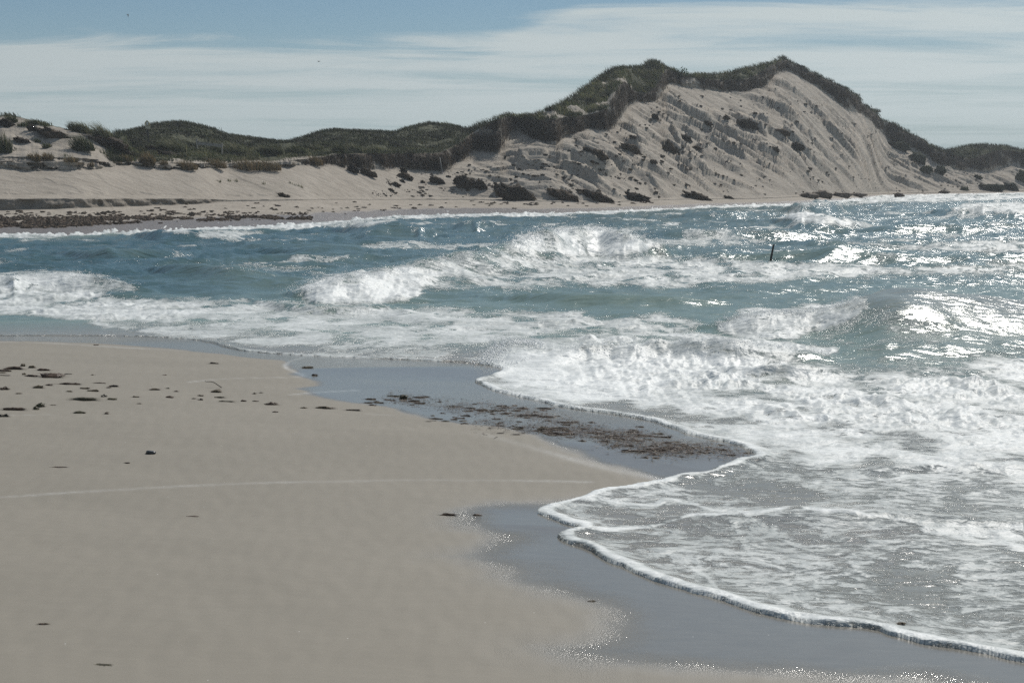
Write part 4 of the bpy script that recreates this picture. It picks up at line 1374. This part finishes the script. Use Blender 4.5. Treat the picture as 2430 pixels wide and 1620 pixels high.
# leaning post in the surf: worn square timber with split top
e_ = e_of(622)
pY = -(H - 0.05) / e_
pX = t_of(1828, e_) * pY
mpp = pY / F
hp = 42 * mpp
hw = 2.3 * mpp
root = empty('wooden_post', (pX, pY, 0.05))
prof = []
for i, s in enumerate(np.linspace(-0.9, 1.0, 14)):
    k_ = 1.0 - 0.10 * max(s, 0) + 0.05 * math.sin(i * 2.3)
    prof.append((s, k_))
V, Fc = [], []
for s, k_ in prof:
    cx0, cz0 = 9.0 * mpp * s * 0.8, hp * s
    for (a, c2) in ((-1, -0.6), (-0.6, -1), (0.6, -1), (1, -0.6), (1, 0.6), (0.6, 1), (-0.6, 1), (-1, 0.6)):
        V.append((cx0 + a * hw * k_, c2 * hw * k_, cz0 + (0.02 * a if s == 1.0 else 0)))
for i in range(len(prof) - 1):
    for k_ in range(8):
        Fc.append([i * 8 + k_, i * 8 + (k_ + 1) % 8, (i + 1) * 8 + (k_ + 1) % 8, (i + 1) * 8 + k_])
Fc.append(list(range((len(prof) - 1) * 8, len(prof) * 8)))
shaft = poly_mesh('shaft', V, Fc, M_POST, root, False)
tag(root, 'dark weathered post leaning to the right in the breaking surf', 'post')
# a strap of iron round it and the foam collar at its foot
V, Fc = tube([(9 * mpp * 0.25 * 0.8, 0, hp * 0.25), (9 * mpp * 0.31 * 0.8, 0, hp * 0.31)], [hw * 1.22, hw * 1.22], 10)
poly_mesh('band', V, Fc, M_POLE, root)

# sign on the dune
p = on_dune(356, 347)
mpp = p[1] / F
root = empty('sign_post', p)
px2m = lambda x, y: ((x - 356) * mpp, (347 - y) * mpp)
V, Fc = tube([(0, 0, -0.5), (-0.3 * mpp, 0, 20 * mpp), (-1.2 * mpp, 0, 50 * mpp)], [0.05, 0.05, 0.045], 8)
poly_mesh('pole', V, Fc, M_POLE, root)
V, Fc = extrude_poly([px2m(*q) for q in ((350, 301), (348.8, 294), (354.3, 288.3), (360, 294), (361.5, 301))], -0.07, -0.03)
bd = poly_mesh('sign_board', V, Fc, M_SIGN, root, False)
V, Fc = extrude_poly([px2m(*q) for q in ((353, 299.5), (353, 293.5), (355, 292.5), (357, 293.5), (357, 299.5))], -0.085, -0.072)
poly_mesh('emblem', V, Fc, M_EMBLEM, bd, False)
V, Fc = extrude_poly([px2m(*q) for q in ((350.5, 308.5), (350.5, 301.8), (361.5, 301.8), (361.5, 308.5))], -0.07, -0.03)
poly_mesh('lower_plate', V, Fc, M_PLATE, root, False)
tag(root, 'gabled yellowish sign with a plate below on a thin dark pole on the dune', 'sign')

# short marker post
p = on_dune(277, 327)
mpp = p[1] / F
root = empty('marker_post', p)
V, Fc = tube([(-1 * mpp, 0, -0.4), (-1 * mpp, 0, 12.2 * mpp), (-1 * mpp, 0, 14 * mpp)], [2.0 * mpp, 2.0 * mpp, 1.5 * mpp], 6)
poly_mesh('post', V, Fc, M_WOOD, root, False)
V, Fc = extrude_poly([(1.0 * mpp, 6 * mpp), (3.2 * mpp, 6 * mpp), (3.2 * mpp, 11 * mpp), (1.0 * mpp, 11 * mpp)], -0.05, 0.05)
poly_mesh('block', V, Fc, M_SIGN, root, False)
tag(root, 'short brown marker post with a side block at the foot of the first dark hill', 'post')

# wooden barrier
pa, pb_ = on_dune(471, 360), on_dune(530, 352)
pb_[1] = pa[1] + 0.6
mpp = pa[1] / F
root = empty('wooden_barrier', pa)
for dx, h1, h0 in ((0, 27, 0), (59, 17, -2)):
    V, Fc = extrude_poly([((dx - 1.6) * mpp, (h0 - 8) * mpp), ((dx + 1.6) * mpp, (h0 - 8) * mpp), ((dx + 1.6) * mpp, h1 * mpp), ((dx - 1.6) * mpp, (h1 + 1) * mpp)], -0.06, 0.06)
    poly_mesh('post', V, Fc, M_WOOD, root, False)
V, Fc = extrude_poly([(1.7 * mpp, 13.5 * mpp), (57 * mpp, 7.5 * mpp), (57 * mpp, 14.5 * mpp), (1.7 * mpp, 21.5 * mpp)], -0.05, 0.02)
poly_mesh('rail', V, Fc, M_WOOD, root, False)
tag(root, 'grey wooden barrier of two posts and one wide rail before the first dark hill', 'barrier')

# loose pole against the low cliff
p = on_dune(1052, 414)
mpp = p[1] / F
V, Fc = tube([(0, 0, -0.3), (-2.5 * mpp, 0.2, 14 * mpp), (-7.5 * mpp, 0.5, 40 * mpp)], [0.045, 0.04, 0.03], 7)
o = poly_mesh('leaning_pole', V, Fc, M_PALEPOLE)
o.location = p
tag(o, 'thin pale pole leaning against the shaded end of the low cliff', 'pole')


# ------------------------------------------------------------------ gulls
def gull(px, py, dist, span, left_tip, right_tip, body_dir, label):
    e = e_of(py)
    root = empty('gull', (t_of(px, e) * dist, dist, H + e * dist))
    v, f = ICO2
    L = span * 0.42
    V = v * np.array([L * 0.5, span * 0.055, span * 0.05])
    taper = 1 - 0.75 * sstep(-0.1, -1.0, v[:, 0]) - 0.25 * sstep(0.5, 1.0, v[:, 0])
    V[:, 1:] *= taper[:, None]
    c, s = math.cos(body_dir), math.sin(body_dir)
    V = np.stack([V[:, 0] * c - V[:, 2] * s, V[:, 1], V[:, 0] * s + V[:, 2] * c], -1)
    new_mesh('body', V, f, M_GULL, parent=root)
    for tip in (left_tip, right_tip):
        tip = np.array(tip) * span * 0.5
        mid = tip * 0.5 + np.array([0, 0, 0.09 * span])
        ch = np.array([c, 0, s]) * span * 0.075
        ch[1] += span * 0.03
        st = [np.zeros(3), mid, tip]
        wd = [1.0, 0.85, 0.12]
        V = []
        for q, w in zip(st, wd):
            for zz in (0.008, -0.008):
                V += [q - ch * w + [0, 0, zz * span], q + ch * w + [0, 0, zz * span]]
        Fc = []
        for i in range(2):
            a, b2 = 4 * i, 4 * i + 4
            Fc += [[a, a + 1, b2 + 1, b2], [a + 2, b2 + 2, b2 + 3, a + 3], [a, b2, b2 + 2, a + 2], [a + 1, a + 3, b2 + 3, b2 + 1]]
        Fc += [[8, 9, 11, 10], [0, 2, 3, 1]]
        poly_mesh('wing', V, Fc, M_GULLW, root)
    tag(root, label, 'gull')


gull(304, 36, 330, 1.25, (-0.75, 0.2, 0.12), (0.10, -0.25, -0.85), 0.5, 'gull banking with one wing down, high in the upper left sky')
gull(756, 147, 330, 1.1, (-0.45, 0.4, 0.42), (0.85, -0.2, 0.16), 0.1, 'gull gliding level in the lower sky, right of the banking one')


# ------------------------------------------------------------------ things on the near beach
WEEDC = np.array([[0.085, 0.054, 0.036], [0.115, 0.075, 0.050], [0.055, 0.038, 0.027], [0.14, 0.11, 0.065]])
WEEDG = np.array([[0.095, 0.088, 0.045], [0.070, 0.060, 0.034], [0.13, 0.115, 0.065], [0.05, 0.042, 0.028]])


def weed(px, py, wpx, hpx, label, seed, pal=WEEDC, group='seaweed clumps on the near sand', tail=0.0, ground=on_beach, name='seaweed_clump', zoff=0.0):
    """tangle of strands over a low mound"""
    rng = np.random.default_rng(seed)
    p = np.asarray(ground(np.array(float(px)), np.array(float(py)))).reshape(3) if ground is on_beach else ground(px, py)
    mpp = p[1] / F
    w, h = wpx * mpp, hpx * mpp
    dep = min(w * 0.8, max(h * 2.2, 0.05))
    v, f = ICO2
    nz = fbm(v[:, 0] * 2 + v[:, 2], v[:, 1] * 2 - v[:, 2], 3, seed)
    V = v * (1 + 0.5 * nz)[:, None] * np.array([w * 0.42, dep * 0.40, h * 0.75])
    prof_ = 0.55 + 0.6 * perlin(V[:, 0] / (w * 0.22 + 1e-6), V[:, 1] * 0 + 0.5, seed + 5)
    V[:, 2] = V[:, 2] * np.clip(prof_, 0.3, 1.3) + h * 0.2
    tint = pal[rng.integers(0, len(pal))] * rng.uniform(0.6, 1.25, (len(V), 1))
    nS = int(np.clip(wpx * hpx * 0.35, 24, 170))
    i = rng.integers(0, len(V), nS)
    b = V[i] * rng.uniform(0.7, 1.0, (nS, 1))
    L = rng.uniform(0.12, 0.5, nS) * max(w, 0.12)
    a = rng.normal(0, 0.5, nS) + math.pi * (rng.random(nS) < 0.5)
    ln = np.stack([np.cos(a) * L, np.sin(a) * L * 0.5], -1)
    hg = rng.uniform(-0.2, 0.5, nS) * h
    bv, bf, m = blades(b, hg, rng.uniform(0.007, 0.020, nS) * max(1.0, mpp / 0.005), ln, 0.9, rng, 3)
    bv[:, 2] = np.maximum(bv[:, 2], 0.003)
    Vall = np.concatenate([V, bv])
    quads = np.concatenate([f, f[:, 2:3]], 1)
    me_faces = [tuple(x) for x in f] + [tuple(x + len(V)) for x in bf]
    o_ = bpy.data.meshes.new(name)
    o_.from_pydata([tuple(x) for x in Vall], [], me_faces)
    c = np.concatenate([np.concatenate([tint, tint_for(pal, nS, m, rng)]), np.ones((len(Vall), 1))], 1).astype(np.float32)
    o_.attributes.new('tint', 'FLOAT_COLOR', 'POINT').data.foreach_set('color', c.ravel())
    o_.update()
    o_.materials.append(M_WEED)
    o = bpy.data.objects.new(name, o_)
    COL.objects.link(o)
    o.location = (p[0], p[1], p[2] + zoff)
    tag(o, label, 'seaweed', group)
    return o


NEAR = [
    (122, 895, 56, 17, 'largest dark brown rounded seaweed mound on the left sand', WEEDC),
    (75, 893, 40, 7, 'flat trail of seaweed running left from the largest mound', WEEDC),
    (32, 876, 50, 9, 'long brown seaweed heap at the left edge above the largest mound', WEEDC),
    (10, 881, 40, 6, 'dark low strip under the long heap at the left edge', WEEDC),
    (54, 869, 12, 9, 'small pointed reddish clump standing on the long heap', WEEDC),
    (76, 873, 20, 9, 'knobby clump between the long heap and the ridge of weed', WEEDC),
    (103, 879, 40, 7, 'thin ridge of weed leading down to the largest mound', WEEDC),
    (57, 889, 12, 6, 'little clump left of the largest mound', WEEDC),
    (5, 885, 20, 5, 'short strip of weed at the left edge, upper of two', WEEDC),
    (8, 891, 34, 3, 'thin straight strip of weed at the left edge, lower of two', WEEDC),
    (162, 888, 20, 3, 'thin strand right of the largest mound', WEEDC),
    (219, 890, 6, 3, 'tiny speck of weed right of the thin strand', WEEDC),
    (10, 924, 28, 8, 'dark clump touching the left edge, below the largest mound', WEEDC),
    (92, 920, 30, 8, 'dark clump at the left end of the long broken weed line', WEEDC),
    (117, 914, 20, 6, 'clump at the start of the long broken weed line', WEEDC),
    (166, 912, 56, 6, 'sandy brown tangle in the middle of the long broken weed line', WEEDC),
    (235, 909, 34, 3, 'thin wavy strand at the right end of the weed line', WEEDC),
    (202, 922, 26, 5, 'small clump below the right end of the weed line', WEEDC),
    (220, 928, 34, 6, 'ragged clump below the small clump of the weed line', WEEDC),
    (165, 929, 16, 4, 'little clump left of the ragged clump', WEEDC),
    (270, 917, 26, 6, 'dark clump right of the weed line', WEEDC),
    (258, 920, 12, 4, 'small reddish piece touching the dark clump right of the line', WEEDC),
    (45, 934, 16, 5, 'loose twiggy piece below the weed line near the left', WEEDC),
    (200, 949, 70, 11, 'long pale olive seaweed loaf, largest of the lower clumps', WEEDG),
    (247, 941, 16, 8, 'tuft at the right tip of the long olive loaf', WEEDG),
    (266, 948, 28, 6, 'short olive clump right of the long loaf', WEEDG),
    (35, 972, 60, 10, 'long brown seaweed loaf near the left edge, below the olive loaf', WEEDC),
    (96, 965, 24, 13, 'bushy olive clump with stray stems right of the brown loaf', WEEDG),
    (86, 971, 18, 9, 'round olive clump just below the bushy one', WEEDG),
    (8, 988, 26, 9, 'olive clump cut by the left edge, lowest of the left clumps', WEEDG),
    (188, 980, 34, 6, 'greyish brown clump with a tail, right of the lowest left clumps', WEEDG),
    (253, 982, 12, 7, 'small dark grey clump right of the tailed clump', WEEDC),
    (126, 961, 16, 2, 'thin dark stem right of the bushy olive clump', WEEDC),
    (514, 930, 28, 10, 'compact dark seaweed cushion below the crooked twig', WEEDC),
    (508, 863, 28, 4, 'flat dark scrap alone near the upper water edge', WEEDC),
    (322, 942, 20, 4, 'flat scrap between the weed line and the dark cushion', WEEDC),
    (403, 943, 22, 7, 'brown clump left of the dark cushion', WEEDC),
    (368, 925, 30, 6, 'brown clump above and left of the brown one', WEEDC),
    (418, 929, 8, 5, 'tiny clump right of the upper brown clump', WEEDC),
    (398, 922, 10, 4, 'tiny olive speck above the brown clumps', WEEDG),
    (476, 939, 16, 5, 'small pointed clump left of and below the dark cushion', WEEDC),
    (476, 949, 16, 5, 'small dark clump below the pointed one', WEEDC),
    (460, 946, 12, 3, 'tiny scrap left of the small dark clump', WEEDC),
    (520, 943, 32, 4, 'long flat strip below the dark cushion', WEEDG),
    (536, 953, 44, 4, 'olive flat strip beside a small foam patch', WEEDG),
    (578, 952, 18, 5, 'dark lens-shaped piece right of the olive strip', WEEDC),
    (606, 952, 20, 3, 'thin link of weed right of the lens-shaped piece', WEEDC),
    (644, 960, 38, 8, 'reddish brown heap at the right end of the sand weed line', WEEDC),
    (653, 978, 16, 4, 'small piece below the reddish brown heap', WEEDC),
    (722, 968, 20, 4, 'small clump where the weed reaches the wet sand', WEEDC),
    (770, 969, 50, 7, 'twiggy clump on the wet margin, first of the wet row', WEEDC),
    (838, 974, 42, 6, 'flat clump on the wet margin, second of the wet row', WEEDC),
    (330, 958, 12, 3, 'little dry scrap above the pale sand', WEEDC),
    (604, 934, 8, 4, 'dot of weed high right on the dry sand, left one', WEEDC),
    (619, 932, 7, 3, 'dot of weed high right on the dry sand, right one', WEEDC),
    (391, 890, 12, 2, 'hair-thin scrap left of the crooked twig', WEEDC),
    (228, 819, 16, 4, 'dark scrap at the upper water edge', WEEDC),
    (140, 1108, 40, 2, 'reddish curved blade lying on bare sand below the pebble', WEEDC),
    (302, 1098, 16, 3, 'short red blade right of the curved blade', WEEDC),
    (456, 1225, 34, 2.5, 'lone forked strand in the middle of the lower sand', WEEDC),
    (235, 1577, 60, 3, 'olive strand lying aslant near the bottom left', WEEDG),
    (102, 1480, 22, 1.5, 'thin curled hair of weed in the lower left corner', WEEDC),
    (730, 873, 32, 6, 'dark flat clump on the shining wet sand, left one', WEEDC),
    (747, 891, 16, 6, 'small spiky clump below the flat clump on wet sand', WEEDC),
    (958, 946, 24, 15, 'upright olive sprig standing on the wet sand', WEEDG),
    (935, 940, 36, 4, 'olive tail leading to the upright sprig', WEEDG),
    (994, 943, 30, 4, 'dark flat strip right of the upright sprig', WEEDC),
    (1062, 1222, 44, 6, 'wet brown tuft at the tip of the lower wet bay', WEEDC),
    (1132, 1222, 26, 4, 'small wet tuft on the line to the foam tongue', WEEDC),
    (2140, 1488, 26, 6, 'dark scrap in the swash near the bottom right', WEEDC),
    (2280, 1349, 18, 8, 'dark scrap floating in the swash sheet', WEEDC),
    (1407, 1426, 14, 4, 'small dark scrap on the wet sand of the lower bay', WEEDC),
]
for i, (px, py, w, h, lab, pal) in enumerate(NEAR):
    weed(px, py, w, h, lab, 1100 + i, pal, zoff=0.03 if px > 1500 else 0.0)
# the drift of weed stranded on the wet flat in front of the foam
rs = np.random.default_rng(77)
drift = [(850, 955), (930, 950), (1010, 955), (1100, 968), (1180, 972), (1260, 980), (1340, 1005), (1430, 1025), (1520, 1035), (1600, 1060), (1660, 1065)]
drift2 = [(1020, 992), (1110, 1000), (1200, 1012), (1290, 1025), (1340, 1022), (1420, 1040), (1480, 1050), (1540, 1078), (1600, 1060), (1700, 1062), (1780, 1082)]
for i in range(170):
    L = np.asarray(drift if i % 2 else drift2, float)
    k_ = rs.integers(0, len(L) - 1)
    t_ = rs.random()
    x, y = L[k_] * (1 - t_) + L[k_ + 1] * t_
    x += rs.normal(0, 14)
    y += rs.normal(0, 7)
    if k_ > 4:
        y += rs.normal(0, 8)
    q = at(x, y, 0.0)
    if signed(q[None, 0], q[None, 1], shore_w, SEA_POLY)[0] > -0.05:
        continue
    s = rs.uniform(10, 30) * (1.9 if 1240 < x < 1620 and rs.random() < 0.5 else 1.0)
    weed(x, y, s, s * rs.uniform(0.05, 0.10) + 1.6, 'wet brown seaweed piece in the ' + ('upper' if i % 2 else 'lower') + ' strand of the drift, ' + ('thin left end' if x < 1050 else 'left half' if x < 1250 else 'thick middle' if x < 1480 else 'right half by the foam' if x < 1640 else 'tip against the foam'), 1300 + i, WEEDC * 0.8, 'stranded seaweed drift on the wet flat')

# loose strands between the pieces of the drift
st_b, st_l, st_h = [], [], []
drift_ok = []
for i in range(260):
    L = np.asarray(drift if i % 2 else drift2, float)
    k_ = rs.integers(1 if i % 3 else 4, len(L) - 1)
    t_ = rs.random()
    x, y = L[k_] * (1 - t_) + L[k_ + 1] * t_
    drift_ok.append((x + rs.normal(0, 16), y + rs.normal(0, 7)))
dq = np.array(drift_ok)
pw = on_beach(dq[:, 0], dq[:, 1])
_, dl_ = beach_z(pw[:, 0], pw[:, 1])
for c0 in pw[dl_ > 0.1]:
    nn = 26
    b0 = np.stack([c0[0] + rs.normal(0, 0.16, nn), c0[1] + rs.normal(0, 0.22, nn), np.full(nn, c0[2] + 0.006)], -1)
    st_b.append(b0)
st_b = np.concatenate(st_b)
nn = len(st_b)
an = rs.normal(0.2, 0.7, nn) + math.pi * (rs.random(nn) < 0.5)
Ls = rs.uniform(0.04, 0.18, nn)
V, Fc, m = blades(st_b, rs.uniform(0.0, 0.03, nn), rs.uniform(0.008, 0.02, nn), np.stack([np.cos(an) * Ls, np.sin(an) * Ls], -1), 0.9, rs, 2)
o = new_mesh('seaweed_strands', V, Fc, M_WEED, smooth=False, cols=tint_for(WEEDC, nn, m, rs))
tag(o, 'fine loose brown strands strewn between the weed pieces on the wet flat', 'seaweed', kind='stuff')

# far beach: brown wrack
rw = np.random.default_rng(31)
C, S, cols_ = [], [], []
for i in range(6500):
    x = rw.uniform(-60, 730) * 1.0
    top_ = np.interp(x, [0, 250, 480, 600, 720], [519, 517, 515, 515, 518])
    bot = np.interp(x, [0, 110, 250, 480, 600, 720], [540, 542, 533, 525, 522, 521])
    y = rw.uniform(top_, bot) if rw.random() < 0.8 else rw.uniform(505, bot + 2)
    if perlin(np.array([x / 40]), np.array([y / 9]), 61)[0] < (-0.35 if x < 300 else 0.0):
        continue
    C.append(on_dune(x, y))
    C[-1][:2] += rw.normal(0, 0.15, 2)
    S.append(0.04 + 0.12 * rw.random() ** 2)
C, S = np.array(C), np.array(S)
v, f = ICO1 = ico(1)
V = (C[:, None, :] + v[None] * S[:, None, None] * np.array([1.5, 1.2, 0.9]) * rw.uniform(0.4, 1.5, (len(C), len(v), 1))).reshape(-1, 3)
Fc = (f[None] + len(v) * np.arange(len(C))[:, None, None]).reshape(-1, 3)
tc_ = np.repeat(np.array([[0.10, 0.072, 0.052], [0.075, 0.054, 0.04], [0.13, 0.098, 0.07]])[rw.integers(0, 3, len(C))], len(v), 0)
o = new_mesh('seaweed_wrack', V, Fc, M_TURF, smooth=False, cols=tc_)
tag(o, 'thick brown band of seaweed wrack along the far beach at left', 'seaweed', kind='stuff')
for i in range(110):
    r = np.random.default_rng(1600 + i)
    x = r.uniform(330, 1560)
    y = np.interp(x, [330, 700, 1000, 1250, 1560], [508, 497, 488, 486, 483]) + r.normal(0, 1) * np.interp(x, [330, 1560], [8, 3])
    y = min(y, np.interp(x, [a for a, _ in L_W], [b for _, b in L_W]) - 8)
    s = r.uniform(6, 18) * np.interp(x, [330, 1560], [1.0, 0.9])
    weed(x, y, s, s * 0.2 + 1.5, 'small brown seaweed clump on the far beach, ' + ('beyond the little sand scarp' if x < 530 else 'below the smooth slope' if x < 800 else 'below the low dark cliff' if x < 1060 else 'below the long clod' if x < 1250 else 'before the dark turf mounds'), 1600 + i, WEEDC, 'seaweed strewn on the far beach', ground=on_dune)

# pebble
p = on_beach(np.array(358.0), np.array(1076.0))
mpp = p[1] / F
V, Fc = lumpy((25 * mpp, 17 * mpp, 12 * mpp), 41, amp=0.22, freq=1.2)
V[:, 2] = np.minimum(V[:, 2], 4.6 * mpp + V[:, 0] * -0.15) + 2.2 * mpp
o = new_mesh('pebble', V, Fc, M_STONE)
o.location = p
tag(o, 'black shiny pebble lying alone on the smooth sand', 'pebble')

# crooked twig
p = on_beach(np.array(526.0), np.array(920.0))
mpp = p[1] / F
pts = [(526, 920, 0), (516, 914, 0.02), (508, 909, 0.05), (500, 907, 0.08), (490, 907.3, 0.10), (486, 907.5, 0.11), (483, 905, 0.12)]
path = []
for x, y, up in pts:
    path.append(((x - 526) * mpp, 0.35 * (526 - x) * mpp, (920 - y) * mpp + 0.004))
V, Fc = tube(path, [1.0 * mpp, 1.0 * mpp, 0.95 * mpp, 0.85 * mpp, 0.75 * mpp, 0.65 * mpp, 0.5 * mpp], 7)
o = poly_mesh('twig', V, Fc, M_TWIG)
o.location = p
tag(o, 'crooked dark twig arching over the sand above the dark cushion', 'twig')


# ------------------------------------------------------------------ sea air between the camera and the far dunes
def build_haze():
    x0, x1, y0, y1, z0, z1 = -420, 620, -30, 560, -3.0, 48.0
    V = [(x, y, z) for z in (z0, z1) for y in (y0, y1) for x in (x0, x1)]
    Fc = [[0, 2, 3, 1], [4, 5, 7, 6], [0, 1, 5, 4], [2, 6, 7, 3], [0, 4, 6, 2], [1, 3, 7, 5]]
    m = bpy.data.materials.new('sea_air')
    m.use_nodes = True
    nt = m.node_tree
    for n_ in list(nt.nodes):
        if n_.type != 'OUTPUT_MATERIAL':
            nt.nodes.remove(n_)
    pv = nt.nodes.new('ShaderNodeVolumePrincipled')
    pv.inputs['Color'].default_value = (0.86, 0.92, 0.96, 1)
    pv.inputs['Density'].default_value = HAZE
    pv.inputs['Anisotropy'].default_value = 0.2
    nt.links.new(pv.outputs[0], nt.nodes['Material Output'].inputs['Volume'])
    o_ = poly_mesh('haze', V, Fc, m, None, False)
    o_['kind'] = 'stuff'
    o_['label'] = 'thin bright sea haze over the water and dunes'
    o_['category'] = 'haze'


HAZE = 0.00038
build_haze()
bpy.context.view_layer.update()
